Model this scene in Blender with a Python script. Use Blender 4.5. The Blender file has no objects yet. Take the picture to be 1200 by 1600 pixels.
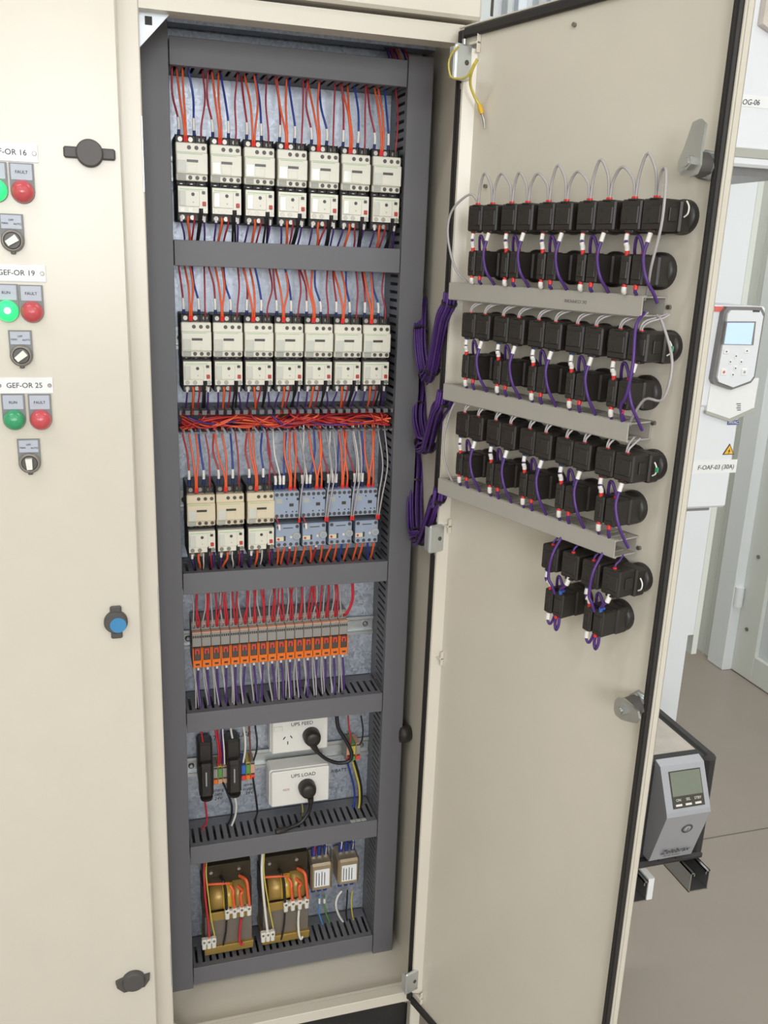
import bpy, math, random
from mathutils import Vector, Matrix
random.seed(7)
COL = bpy.context.scene.collection
PI = math.pi
# ------------------------------------------------------------------ camera facts
CAM = Vector((-0.09280394, -1.39713588, 1.54983132))
MR = (Vector((0.95783778, -0.28493501, 0.03686238)), Vector((0.04426779, 0.2731309, 0.96095779)),
      Vector((0.28387877, 0.91880985, -0.27422854)))
FPX = 1390.7755712
PHI = -1.2580415519
DH = Vector((0.38413497, -0.13999266, 0.0))
DD = Vector((math.cos(PHI), math.sin(PHI), 0)); DN = Vector((-math.sin(PHI), math.cos(PHI), 0))  # DN points out of the room side (away from the viewer)
def ray(x, y): return MR[0]*((x-600)/FPX) + MR[1]*((800-y)/FPX) + MR[2]
def P(x, y, Y):
    d = ray(x, y); return CAM + d*((Y-CAM.y)/d.y)
def PX(x, y, X):
    d = ray(x, y); return CAM + d*((X-CAM.x)/d.x)
def PZ(x, y, Z):
    d = ray(x, y); return CAM + d*((Z-CAM.z)/d.z)
def PD(x, y, w):                      # point on the open door's plane, in door coordinates (u, w, z)
    d = ray(x, y); t = (DN.dot(DH+DN*w-CAM))/DN.dot(d); q = CAM+d*t
    return Vector(((q-DH).dot(DD), w, q.z))
def door_world(p): return DH + DD*p[0] + DN*p[1] + Vector((0, 0, p[2]))

# ------------------------------------------------------------------ materials
def srgb(r, g, b):
    f = lambda c: (c/255/12.92) if c/255 <= .04045 else ((c/255+.055)/1.055)**2.4
    return (f(r), f(g), f(b), 1)
MATS = {}
def mat(name, rgb, rough=.5, metal=0., noise=0., nscale=60., bump=0., emit=None, estr=0., spec=.5, coat=0., trans=0., alpha=1.):
    m = bpy.data.materials.new(name); m.use_nodes = True
    nt = m.node_tree; b = nt.nodes['Principled BSDF']
    c = srgb(*rgb)
    b.inputs['Roughness'].default_value = rough; b.inputs['Metallic'].default_value = metal
    b.inputs['Specular IOR Level'].default_value = spec
    b.inputs['Coat Weight'].default_value = coat; b.inputs['Coat Roughness'].default_value = .08
    b.inputs['Transmission Weight'].default_value = trans
    tc = nt.nodes.new('ShaderNodeTexCoord')
    n = nt.nodes.new('ShaderNodeTexNoise'); n.inputs['Scale'].default_value = nscale; n.inputs['Detail'].default_value = 3
    nt.links.new(tc.outputs['Object'], n.inputs['Vector'])
    mx = nt.nodes.new('ShaderNodeMix'); mx.data_type = 'RGBA'
    k = noise if noise else .03
    mx.inputs['A'].default_value = tuple(max(0, v*(1-k)) for v in c[:3])+(1,)
    mx.inputs['B'].default_value = tuple(min(1, v*(1+k)) for v in c[:3])+(1,)
    nt.links.new(n.outputs['Fac'], mx.inputs['Factor']); nt.links.new(mx.outputs['Result'], b.inputs['Base Color'])
    if bump:
        bp = nt.nodes.new('ShaderNodeBump'); bp.inputs['Strength'].default_value = bump; bp.inputs['Distance'].default_value = .001
        nt.links.new(n.outputs['Fac'], bp.inputs['Height']); nt.links.new(bp.outputs['Normal'], b.inputs['Normal'])
    if emit:
        b.inputs['Emission Color'].default_value = srgb(*emit); b.inputs['Emission Strength'].default_value = estr
    MATS[name] = m; return m
M = MATS
mat('cream_paint', (219, 211, 196), .27, spec=.6, noise=.03, nscale=14, bump=.02)
mat('duct_grey', (108, 107, 111), .5, noise=.02, nscale=30)
mat('trunk_grey', (176, 171, 162), .5, noise=.02)
mat('trunk_inside', (196, 200, 206), .5)
mat('black_plastic', (46, 41, 38), .42, noise=.1, nscale=90, bump=.05)
mat('black_body', (44, 42, 42), .5, noise=.08)
mat('rubber', (46, 43, 41), .65, noise=.1)
mat('white_plastic', (228, 224, 208), .3, noise=.015, spec=.6)
mat('aged_plastic', (222, 208, 180), .35, noise=.02)
mat('grey_label', (176, 176, 168), .5)
mat('window_dark', (70, 66, 58), .3)
mat('clear_flap', (214, 214, 204), .12, spec=.9, coat=.5)
mat('leaf_green', (120, 190, 120), .5)
mat('dial_dark', (70, 70, 72), .4)
mat('reset_red', (190, 60, 50), .4)
mat('screw_metal', (150, 146, 138), .35, metal=.85, noise=.1)
mat('screw_dark', (84, 80, 76), .45, metal=.3)
mat('steel', (190, 190, 188), .28, metal=.9, noise=.08, nscale=40)
mat('zinc', (204, 208, 208), .34, metal=.75, noise=.06, nscale=50)
mat('bracket_white', (226, 232, 238), .4, metal=.2, noise=.05)
mat('blue_grey', (154, 165, 184), .42, noise=.03)
mat('cream_flag', (226, 214, 186), .4)
mat('relay_orange', (235, 118, 38), .42, noise=.03)
mat('relay_grey', (150, 146, 140), .5)
mat('relay_peach', (206, 158, 130), .5)
mat('relay_red', (232, 74, 62), .3)
mat('relay_clear', (72, 62, 56), .12, coat=.6)
for nm, c in dict(red=(190, 52, 50), orange=(232, 100, 58), maroon=(166, 46, 60), blue=(48, 66, 150), purple=(82, 48, 122), black=(36, 34, 36), white=(226, 222, 214),
                  grey=(176, 170, 170), brown=(120, 70, 50), yellow=(206, 188, 84), green=(96, 150, 70), light_blue=(86, 146, 200), bright_red=(192, 46, 58)).items():
    mat('wire_'+nm, c, .38, noise=.06, nscale=120)
mat('ferrule_red', (226, 52, 48), .4)
mat('ferrule_blue', (60, 110, 196), .4)
mat('ferrule_navy', (44, 56, 108), .45)
mat('sleeve_white', (236, 232, 226), .4)
mat('sleeve_print', (70, 70, 74), .6)
mat('outlet_white', (234, 231, 224), .3, noise=.01)
mat('ink', (52, 50, 54), .6)
mat('ink_faint', (120, 116, 112), .6)
mat('ink_red', (200, 120, 110), .6)
mat('core_grey', (122, 112, 102), .45, metal=.2, noise=.06)
mat('core_brown', (56, 47, 31), .45, metal=.15, noise=.1)
mat('brass', (176, 146, 78), .38, metal=.55, noise=.06)
mat('tape_yellow', (214, 176, 52), .3, noise=.06, coat=.3)
mat('copper_wind', (170, 138, 74), .35, metal=.3, noise=.1)
mat('nylon', (222, 218, 208), .35, noise=.02)
mat('filter_case', (176, 158, 130), .36, metal=.55, noise=.05)
mat('spade_blue', (44, 62, 140), .35)
mat('lens_red', (205, 82, 88), .3, noise=.03, coat=.4)
mat('lens_green', (60, 160, 110), .3, noise=.03, coat=.4)
mat('lens_lit', (60, 250, 140), .3, emit=(60, 255, 140), estr=.75)
mat('lens_core', (230, 255, 240), .3, emit=(230, 255, 240), estr=1.6)
mat('legend_frame', (128, 128, 128), .45)
mat('legend_grey', (186, 190, 202), .4)
mat('plate_white', (240, 240, 240), .35)
mat('selector_ring', (140, 134, 128), .35, metal=.3)
mat('selector_dark', (92, 88, 84), .4)
mat('ivory_knob', (238, 236, 226), .35)
mat('lock_grey', (86, 82, 80), .5)
mat('key_blue', (70, 140, 190), .3)
mat('ups_black', (52, 50, 50), .5, noise=.08, nscale=200, bump=.1)
mat('ups_silver', (180, 181, 188), .33, metal=.35, noise=.02)
mat('ups_label', (206, 196, 186), .4, noise=.2, nscale=45)
mat('lcd_green', (122, 128, 112), .18, coat=.5)
mat('lcd_blue', (190, 212, 246), .25, emit=(176, 206, 255), estr=.55)
mat('drive_white', (232, 234, 238), .4, noise=.01)
mat('drive_rim', (124, 122, 122), .35)
mat('badge_blue', (84, 96, 160), .4)
mat('badge_red', (226, 112, 104), .4)
mat('warn_yellow', (244, 190, 60), .4)
mat('board_white', (230, 233, 236), .5, noise=.01)
mat('wall_grey', (218, 221, 214), .55, noise=.02, nscale=5)
mat('panel_grey', (214, 219, 222), .5, noise=.02, nscale=8)
mat('trim_white', (232, 236, 238), .5, noise=.01)
mat('ceiling_white', (226, 226, 222), .7)
mat('plinth_black', (40, 38, 37), .6, noise=.15)
mat('window_frame', (210, 210, 208), .5)
mat('earth_yellow', (222, 176, 40), .4)
mat('tube_glow', (255, 255, 250), .4, emit=(255, 252, 245), estr=2.5)
# spangled galvanised plate
m = mat('galvanised', (176, 184, 196), .38, metal=.55, noise=.1)
nt = m.node_tree; b = nt.nodes['Principled BSDF']; tc = nt.nodes.new('ShaderNodeTexCoord')
v = nt.nodes.new('ShaderNodeTexVoronoi'); v.inputs['Scale'].default_value = 210; v.inputs['Randomness'].default_value = 1
n2 = nt.nodes.new('ShaderNodeTexNoise'); n2.inputs['Scale'].default_value = 60; n2.inputs['Detail'].default_value = 4
nt.links.new(tc.outputs['Object'], n2.inputs['Vector'])
vm = nt.nodes.new('ShaderNodeMix'); vm.data_type = 'VECTOR'; vm.inputs['Factor'].default_value = .02
nt.links.new(tc.outputs['Object'], vm.inputs['A']); nt.links.new(n2.outputs['Color'], vm.inputs['B']); nt.links.new(vm.outputs['Result'], v.inputs['Vector'])
rp = nt.nodes.new('ShaderNodeValToRGB'); rp.color_ramp.elements[0].color = srgb(158, 165, 177); rp.color_ramp.elements[1].color = srgb(204, 210, 220)
nt.links.new(v.outputs['Color'], rp.inputs['Fac']); nt.links.new(rp.outputs['Color'], b.inputs['Base Color'])
rr = nt.nodes.new('ShaderNodeMapRange'); rr.inputs['To Min'].default_value = .28; rr.inputs['To Max'].default_value = .55
nt.links.new(v.outputs['Color'], rr.inputs['Value']); nt.links.new(rr.outputs['Result'], b.inputs['Roughness'])
# floor with thin joints
m = mat('floor_grey', (164, 153, 143), .32, noise=.05, nscale=7)
nt = m.node_tree; b = nt.nodes['Principled BSDF']; tc = nt.nodes.new('ShaderNodeTexCoord'); mp = nt.nodes.new('ShaderNodeMapping')
mp.inputs['Location'].default_value = (-.18, -.41, 0)
br = nt.nodes.new('ShaderNodeTexBrick'); br.offset = 0; br.inputs['Scale'].default_value = 1
br.inputs['Brick Width'].default_value = 2.5; br.inputs['Row Height'].default_value = 2.2; br.inputs['Mortar Size'].default_value = .003; br.inputs['Mortar Smooth'].default_value = .2
old = b.inputs['Base Color'].links[0].from_socket
nt.links.new(tc.outputs['Object'], mp.inputs['Vector']); nt.links.new(mp.outputs['Vector'], br.inputs['Vector'])
nt.links.new(old, br.inputs['Color1']); nt.links.new(old, br.inputs['Color2']); br.inputs['Mortar'].default_value = srgb(112, 106, 98)
nt.links.new(br.outputs['Color'], b.inputs['Base Color'])

# ------------------------------------------------------------------ mesh builder
class MB:
    def __init__(s): s.v = []; s.f = []; s.mi = []; s.sm = []
    def add(s, vs, fs, m=0, smooth=False):
        o = len(s.v); s.v += [tuple(p) for p in vs]
        for f in fs: s.f.append([i+o for i in f]); s.mi.append(m); s.sm.append(smooth)
        return s
    def box(s, x0, x1, y0, y1, z0, z1, c=0., m=0):
        x0, x1 = min(x0, x1), max(x0, x1); y0, y1 = min(y0, y1), max(y0, y1); z0, z1 = min(z0, z1), max(z0, z1)
        if c <= 0:
            vs = [(x0,y0,z0),(x1,y0,z0),(x1,y1,z0),(x0,y1,z0),(x0,y0,z1),(x1,y0,z1),(x1,y1,z1),(x0,y1,z1)]
            return s.add(vs, [(0,3,2,1),(4,5,6,7),(0,1,5,4),(1,2,6,5),(2,3,7,6),(3,0,4,7)], m)
        c = min(c, (x1-x0)*.49, (y1-y0)*.49, (z1-z0)*.49)
        X = (x0, x1); Y = (y0, y1); Z = (z0, z1); vs = []; idx = {}
        for i in (0, 1):
            for j in (0, 1):
                for k in (0, 1):
                    sx, sy, sz = (1-2*i)*c, (1-2*j)*c, (1-2*k)*c
                    for a, p in enumerate(((X[i], Y[j]+sy, Z[k]+sz), (X[i]+sx, Y[j], Z[k]+sz), (X[i]+sx, Y[j]+sy, Z[k]))):
                        idx[i, j, k, a] = len(vs); vs.append(p)
        fs = []; ctr = Vector(((x0+x1)/2, (y0+y1)/2, (z0+z1)/2))
        def q(l):
            pts = [Vector(vs[i]) for i in l]; n = (pts[1]-pts[0]).cross(pts[2]-pts[0])
            cc = sum(pts, Vector())/len(pts)
            fs.append(l if n.dot(cc-ctr) > 0 else l[::-1])
        for i in (0, 1):
            q([idx[i,0,0,0], idx[i,1,0,0], idx[i,1,1,0], idx[i,0,1,0]])
            q([idx[0,i,0,1], idx[1,i,0,1], idx[1,i,1,1], idx[0,i,1,1]])
            q([idx[0,0,i,2], idx[1,0,i,2], idx[1,1,i,2], idx[0,1,i,2]])
            for j in (0, 1):
                q([idx[i,j,0,0], idx[i,j,0,1], idx[i,j,1,1], idx[i,j,1,0]])
                q([idx[i,0,j,0], idx[i,0,j,2], idx[i,1,j,2], idx[i,1,j,0]])
                q([idx[0,i,j,1], idx[0,i,j,2], idx[1,i,j,2], idx[1,i,j,1]])
                for k in (0, 1): q([idx[i,j,k,0], idx[i,j,k,1], idx[i,j,k,2]])
        return s.add(vs, fs, m)
    def cyl(s, p0, p1, r0, r1=None, n=16, m=0, smooth=True):
        p0 = Vector(p0); p1 = Vector(p1); r1 = r0 if r1 is None else r1
        d = (p1-p0).normalized(); u = d.orthogonal().normalized(); w = d.cross(u)
        vs = []; fs = []
        for p, r in ((p0, r0), (p1, r1)):
            for k in range(n):
                a = 2*PI*k/n; vs.append(p+u*(r*math.cos(a))+w*(r*math.sin(a)))
        s.add(vs, [(k, (k+1) % n, n+(k+1) % n, n+k) for k in range(n)], m, smooth)
        s.add(vs[:n], [tuple(range(n))[::-1]], m); s.add(vs[n:], [tuple(range(n))], m)
        return s
    def lathe(s, o, axis, prof, n=24, m=0):       # prof: [(dist along axis, radius)]
        o = Vector(o); d = Vector(axis).normalized(); u = d.orthogonal().normalized(); w = d.cross(u); vs = []; fs = []
        for h, r in prof:
            for k in range(n):
                a = 2*PI*k/n; vs.append(o+d*h+u*(r*math.cos(a))+w*(r*math.sin(a)))
        for i in range(len(prof)-1):
            for k in range(n): fs.append((i*n+k, i*n+(k+1) % n, (i+1)*n+(k+1) % n, (i+1)*n+k))
        s.add(vs, fs, m, True)
        s.add(vs[:n], [tuple(range(n))[::-1]], m); s.add(vs[-n:], [tuple(range(n))], m)
        return s
    def prism(s, poly, axis, a0, a1, m=0):        # poly in the two other axes (x,z for axis y; y,z for axis x; x,y for axis z)
        f = {'y': lambda p, a: (p[0], a, p[1]), 'x': lambda p, a: (a, p[0], p[1]), 'z': lambda p, a: (p[0], p[1], a)}[axis]
        n = len(poly); vs = [f(p, a0) for p in poly]+[f(p, a1) for p in poly]
        ar = sum(poly[i][0]*poly[(i+1) % n][1]-poly[(i+1) % n][0]*poly[i][1] for i in range(n))
        fs = [tuple(range(n)), tuple(range(n, 2*n))[::-1]]+[((i+1) % n, i, n+i, n+(i+1) % n) for i in range(n)]
        flip = (ar > 0) ^ (axis == 'y') ^ (a1 < a0)
        if flip: fs = [tuple(t)[::-1] for t in fs]
        return s.add(vs, fs, m)
    def tube(s, pts, r, n=6, m=0, caps=True):
        pts = [Vector(p) for p in pts]; vs = []; N = len(pts); u = None
        for i, p in enumerate(pts):
            d = (pts[min(i+1, N-1)]-pts[max(i-1, 0)])
            if d.length < 1e-9: d = Vector((0, 0, 1))
            d.normalize()
            u = d.orthogonal().normalized() if u is None else (u-d*u.dot(d)).normalized()
            w = d.cross(u); rr = r[i] if isinstance(r, (list, tuple)) else r
            for k in range(n):
                a = 2*PI*k/n; vs.append(p+u*(rr*math.cos(a))+w*(rr*math.sin(a)))
        fs = [(i*n+k, i*n+(k+1) % n, (i+1)*n+(k+1) % n, (i+1)*n+k) for i in range(N-1) for k in range(n)]
        s.add(vs, fs, m, True)
        if caps: s.add(vs[:n], [tuple(range(n))[::-1]], m); s.add(vs[-n:], [tuple(range(n))], m)
        return s
    def mesh(s, name, mats):
        me = bpy.data.meshes.new(name); me.from_pydata(s.v, [], s.f)
        for mm in (mats if isinstance(mats, (list, tuple)) else [mats]): me.materials.append(M[mm])
        me.polygons.foreach_set('material_index', s.mi); me.polygons.foreach_set('use_smooth', s.sm); me.update()
        return me
    def build(s, name, mats, parent=None, world=False, loc=None, rotz=None):
        o = bpy.data.objects.new(name, s.mesh(name, mats)); COL.objects.link(o)
        if parent: o.parent = parent
        if world and parent: o.location = -parent.location; 
        if loc is not None: o.location = loc
        if rotz is not None: o.rotation_euler.z = rotz
        return o
def tag(o, label, cat, group=None):
    o['label'] = label; o['category'] = cat
    if group: o['group'] = group
    return o
def struct(o, kind='structure'): o['kind'] = kind; return o
def thing(name, label, cat, loc=(0, 0, 0), rotz=0, group=None):
    o = bpy.data.objects.new(name, None); COL.objects.link(o); o.empty_display_size = .02
    o.location = loc; o.rotation_euler.z = rotz
    return tag(o, label, cat, group)
def copy_tree(o, parent=None):
    c = o.copy(); COL.objects.link(c); c.parent = parent
    for ch in list(o.children): copy_tree(ch, c)
    return c
def dup(root, loc, label, group=None, rotz=None):
    c = copy_tree(root); c.location = loc; c['label'] = label
    if group: c['group'] = group
    if rotz is not None: c.rotation_euler.z = rotz
    return c
ORD = ['first', 'second', 'third', 'fourth', 'fifth', 'sixth', 'seventh', 'eighth', 'ninth', 'tenth', 'eleventh', 'twelfth', 'thirteenth', 'fourteenth', 'fifteenth', 'sixteenth', 'seventeenth']
def text(name, s, size, material, parent, loc, rot=(PI/2, 0, 0), shear=0., bold=0., sx=1., align='CENTER'):
    cu = bpy.data.curves.new(name, 'FONT'); cu.body = s; cu.size = size; cu.align_x = align; cu.align_y = 'CENTER'
    cu.extrude = .00012; cu.shear = shear; cu.offset = bold; cu.resolution_u = 3
    t = bpy.data.objects.new(name, cu); COL.objects.link(t)
    bpy.context.view_layer.update()
    me = bpy.data.meshes.new_from_object(t.evaluated_get(bpy.context.evaluated_depsgraph_get()))
    bpy.data.objects.remove(t); bpy.data.curves.remove(cu)
    me.name = name; me.materials.clear(); me.materials.append(M[material])
    o = bpy.data.objects.new(name, me); COL.objects.link(o); o.parent = parent; o.location = loc; o.rotation_euler = rot; o.scale = (sx, 1, 1)
    return o
def spline(pts, k=5):
    pts = [Vector(p) for p in pts]
    if len(pts) < 3: return [pts[0].lerp(pts[-1], i/k) for i in range(k+1)]
    out = []; q = [pts[0]*2-pts[1]]+pts+[pts[-1]*2-pts[-2]]
    for i in range(1, len(q)-2):
        a, b_, c, d = q[i-1:i+3]
        for j in range(k):
            t = j/k; out.append(.5*((2*b_)+(c-a)*t+(2*a-5*b_+4*c-d)*t*t+(3*b_-a-3*c+d)*t**3))
    out.append(pts[-1]); return out
WIRES = []
def wire(pts, r, colour, label, group=None, parts=(), door=False, name='wire', cat='wire', k=5, n=6):
    """parts: (name, material, end(0 start/1 end), offset along, length, radius)"""
    base = Vector(pts[0]); q = spline([Vector(p)-base for p in pts], k)
    if name != 'wire': return make_wire(base, q, r, colour, label, group, parts, door, name, cat, n)
    to = door_world if door else (lambda p: p)
    sx = []
    for p in q:
        d = to(base+p)-CAM; zc = d.dot(MR[2]); sx.append((600+FPX*d.dot(MR[0])/zc, 800-FPX*d.dot(MR[1])/zc))
    ln = sum(math.hypot(sx[i+1][0]-sx[i][0], sx[i+1][1]-sx[i][1]) for i in range(len(sx)-1))
    WIRES.append((ln*r, base, q, r, colour, label, group, parts, door, name, cat, n))
def segment(q, end, off, ln):
    path = q if end == 0 else q[::-1]; L = [0.]
    for i in range(1, len(path)): L.append(L[-1]+(path[i]-path[i-1]).length)
    def at(d):
        for i in range(1, len(path)):
            if L[i] >= d: return path[i-1].lerp(path[i], (d-L[i-1])/max(1e-9, L[i]-L[i-1]))
        return path[-1]
    return [at(off+ln*j/4) for j in range(5)]
def make_wire(base, q, r, colour, label, group, parts, door, name, cat, n):
    o = MB().tube(q, r, n).build(name, colour)
    o.location = door_world(base) if door else base
    if door: o.rotation_euler.z = PHI
    tag(o, label, cat, group)
    for nm, mt, end, off, ln, rr in parts: MB().tube(segment(q, end, off, ln), rr, 8).build(nm, mt, o)
    return o
def finish_wires(limit=300):
    order = sorted(range(len(WIRES)), key=lambda i: -WIRES[i][0]); keep = set(order[:limit])
    mats = []; mb = MB()
    def mi(m_):
        if m_ not in mats: mats.append(m_)
        return mats.index(m_)
    for i, (sz, base, q, r, colour, label, group, parts, door, name, cat, n) in enumerate(WIRES):
        if i in keep: make_wire(base, q, r, colour, label, group, parts, door, name, cat, n); continue
        rot = Matrix.Rotation(PHI, 3, 'Z'); o_ = door_world(base) if door else base
        W = lambda p: o_+(rot @ p if door else p)
        mb.tube([W(p) for p in q], r, n, mi(colour))
        for nm, mt, end, off, ln, rr in parts: mb.tube([W(p) for p in segment(q, end, off, ln)], rr, 8, mi(mt))
    o = mb.build('wire', mats); tag(o, 'many short coloured wires between the ducts, relays, contactors and door blocks', 'wires'); o['kind'] = 'stuff'

# ------------------------------------------------------------------ the room
struct(MB().box(-3.2, 2.35, -4.7, 2.2, -.08, 0).build('floor', 'floor_grey'))
struct(MB().box(-3.2, 2.35, -4.7, 2.2, 3.1, 3.18).build('ceiling', 'ceiling_white'))
struct(MB().box(-3.2, 2.35, 2.0, 2.2, 0, 3.1).build('wall_back', 'wall_grey'))
struct(MB().box(-3.3, -3.2, -4.7, 2.2, 0, 3.1).build('wall_left', 'wall_grey'))
XR = 2.235
w = MB()
w.box(XR, XR+.1, 1.44, 2.0, 0, 3.1).box(XR, XR+.1, -4.7, .30, 0, 3.1).box(XR, XR+.1, .30, 1.44, 2.35, 3.1)
w.box(XR-.004, XR, 1.50, 1.506, 0, 3.1)
for y in (1.62, 1.78): w.box(XR-.003, XR, y, y+.006, 0, 3.1)
struct(w.build('wall_right', 'wall_grey'))
struct(MB().box(XR-.03, XR+.06, 1.34, 1.44, 0, 2.4, .004).build('trim_1', 'trim_white'))
dr = struct(MB().box(XR+.03, XR+.07, .30, 1.34, .004, 2.35).build('door_1', 'panel_grey'))
fr = MB().box(XR+.012, XR+.03, 1.22, 1.34, .004, 2.35, .002).box(XR+.012, XR+.03, .30, 1.22, .004, .11, .002)
fr.build('door_frame', 'wall_grey', dr)
rb = MB()
for y in (1.13, 1.04, .95, .86, .77, .68): rb.box(XR+.022, XR+.03, y, y+.012, .11, 2.35)
rb.build('panel_rib', 'panel_grey', dr)
for zz in (.2, .5, .8, 1.1): MB().cyl((XR+.013, 1.285, zz), (XR+.008, 1.285, zz), .008, n=10).build('screw', 'screw_metal', dr)
hg = MB().cyl((XR-.01, 1.335, .28), (XR-.01, 1.335, .36), .018, n=12); hg.build('hinge', 'trim_white', dr)
# front wall with three tall windows that let the daylight in (behind the photographer)
fw = MB(); WX = [(-2.6, -1.5), (-.85, .2), (.5, 1.5)]; WZ = (1.25, 2.75)
xs = [-3.2]+[v_ for w_ in WX for v_ in w_]+[2.235]
for i in range(0, len(xs), 2): fw.box(xs[i], xs[i+1], -4.8, -4.7, 0, 3.1)
for a, b_ in WX: fw.box(a, b_, -4.8, -4.7, 0, WZ[0]).box(a, b_, -4.8, -4.7, WZ[1], 3.1)
struct(fw.build('wall_front', 'wall_grey'))
for i, (a, b_) in enumerate(WX):
    f = MB()
    f.box(a, a+.05, -4.79, -4.71, *WZ).box(b_-.05, b_, -4.79, -4.71, *WZ).box(a, b_, -4.79, -4.71, WZ[0], WZ[0]+.05).box(a, b_, -4.79, -4.71, WZ[1]-.05, WZ[1])
    f.box((a+b_)/2-.025, (a+b_)/2+.025, -4.79, -4.71, *WZ)
    struct(f.build('window_%d' % (i+1), 'window_frame'))

# ------------------------------------------------------------------ main cabinet
ZB, ZT = .2269, 1.8384            # opening
OXL, OXR = -.0432, .392
CAB = thing('electrical_cabinet', 'tall cream switchboard cabinet standing open, its inside full of contactors and grey ducting', 'cabinet', (.165, .1, 0))
def cab(name, mb, mats): return mb.build(name, mats, CAB, world=True)
f = MB()
f.box(-.0735, OXL, -.12, -.100, .11, 1.862, .0015).box(OXR, .412, -.12, -.100, .11, 1.862, .0015)
f.box(OXL, OXR, -.12, -.100, ZT, 1.862).box(OXL, OXR, -.12, -.100, .205, ZB, .001)
f.box(OXL-.002, OXL, -.100, -.085, ZB, ZT).box(OXL, OXR, -.100, -.085, ZT, ZT+.002)
cab('front_frame', f, 'cream_paint')
cab('side_panel', MB().box(.408, .412, -.100, .28, .11, 1.90), 'cream_paint')
cab('side_panel', MB().box(-.0735, -.0705, -.100, .28, .11, 1.90), 'cream_paint')
cab('back_panel', MB().box(-.0705, .408, .275, .28, .11, 1.90), 'galvanised')
cab('base_tray', MB().box(-.0705, .408, -.100, .275, .212, .216).box(-.0705, .408, -.100, -.094, .216, ZB), 'cream_paint')
cab('roof', MB().box(-.0735, .412, -.100, .28, 1.90, 1.905).box(-.0735, .412, -.130, .28, 1.8795-.012, 1.95, .004), 'cream_paint')
cab('roof_rail', MB().box(-.0705, .408, .045, .075, 1.862, 1.90), 'galvanised')
cab('gland_plate', MB().box(-.0705, .408, -.098, .045, 1.893, 1.90), 'galvanised')
cab('mounting_plate', MB().box(-.052, .400, .085, .088, .200, 1.874), 'galvanised')
cab('plinth', MB().box(-.0735, .412, -.105, .27, 0, .11).box(-.0735, .412, -.092, -.085, .11, .205), 'plinth_black')
a = P(215.5, 11.5, -.099); b_ = P(273, 18, -.099); c = P(219, 76, -.099); h = P(232, 32, -.1)
br = MB().prism([(a.x-.004, a.z+.004), (b_.x, b_.z+.003), (c.x-.002, c.z)], 'y', -.099, -.096)
cb = cab('corner_bracket', br, 'bracket_white')
MB().box(h.x-.0045, h.x+.0045, -.0998, -.0985, h.z-.005, h.z+.005).build('square_hole', 'plinth_black', cb)
a = P(272, 1600, -.098); b_ = P(303, 1600, -.098); c = P(272, 1585, -.098)
cab('corner_bracket', MB().prism([(OXL-.002, .222), (OXL+.03, .222), (OXL-.002, .245)], 'y', -.098, -.095), 'zinc')
for z0, z1 in ((1.621, 1.714), (.983, 1.070), (.343, .429)):
    cab('strike_plate', MB().box(OXL-.0018, OXL+.0002, -.121, -.100, z0, z1, .0005), 'zinc')
g = P(632, 1575, -.095)
cab('bolt', MB().cyl((g.x, -.092, .192), (g.x, -.100, .192), .009, n=16).cyl((g.x, -.100, .192), (g.x, -.106, .192), .005, n=6), 'steel')
g = MB().lathe((.408, .004, .70), (-1, 0, 0), [(0, .013), (.006, .017), (.012, .018), (.022, .016), (.024, .009)], 18).box(.374, .386, .000, .008, .683, .717, .002)
cab('wing_knob', g, 'black_plastic')

# ---- its open door (local frame: x along the door, -y towards the viewer)
def dpart(name, mb, mats, par): 
    o = mb.build(name, mats, par)
    return o
ZG0, ZG1 = .2377, 1.8438
DOOR = MB().box(-.010, .441, .000, .0015, ZG0-.012, ZG1+.012).box(.4395, .441, -.003, .0115, ZG0-.012, ZG1+.012).box(-.010, -.0085, .0, .0115, ZG0-.012, ZG1+.012) \
    .box(-.010, .441, .0100, .0115, ZG0-.012, ZG1+.012).box(-.010, .441, -.002, .0115, ZG1+.0105, ZG1+.012).box(-.010, .441, -.002, .0115, ZG0-.012, ZG0-.0105).build('door', 'cream_paint', CAB)
DOOR.location = DH-CAB.location; DOOR.rotation_euler.z = PHI
g = MB()
gw = .0062
for (x0, x1, z0, z1) in ((-gw, gw, ZG0-gw, ZG1+gw), (.4346-gw, .4346+.0045, ZG0-gw, ZG1+gw), (gw, .4346-gw, ZG1-.004, ZG1+.0085), (gw, .4346-gw, ZG0-.0085, ZG0+.004)):
    g.box(x0, x1, -.0075, 0, z0, z1, .002)
    if x1-x0 < .05: g.box((x0+x1)/2-.0012, (x0+x1)/2+.0012, -.0092, -.0075, z0+.003, z1-.003)
dpart('gasket', g, 'rubber', DOOR)
dpart('stiffener', MB().prism([(.0065, 0), (.0300, 0), (.0200, -.0140), (.0165, -.0140)], 'z', ZG0+.03, ZG1-.02), 'cream_paint', DOOR)
for (px, py) in ((728, 96), (688, 845), (653, 1546)):
    q = PD(px, py, -.020); z = q.z
    hgm = MB().box(.0190, .0255, -.0330, -.0005, z-.0225, z+.0225, .0025).box(.010, .0195, -.0320, -.0308, z-.019, z+.019, .0005)
    hh = dpart('hinge', hgm, 'zinc', DOOR)
    dpart('hinge_bolt', MB().cyl((.0250, -.0140, z), (.0262, -.0140, z), .0034, n=12), 'screw_dark', DOOR)
    if z > 1: dpart('hinge_pin', MB().cyl((.013, -.010, z-.031), (.013, -.010, z-.0235), .003, n=10).cyl((.013, -.010, z+.0235), (.013, -.010, z+.031), .003, n=10), 'steel', DOOR)
for (px, py) in ((744, 68), (703, 822), (688, 1027), (660, 1560)):
    q = PD(px, py, -.002); z = q.z
    dpart('hinge_clip', MB().box(.0205, .036, -.0080, -.0005, z-.0016, z+.0016, .0006).box(.0345, .0360, -.0065, -.0005, z-.012, z+.012, .0005), 'cream_paint', DOOR)
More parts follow.
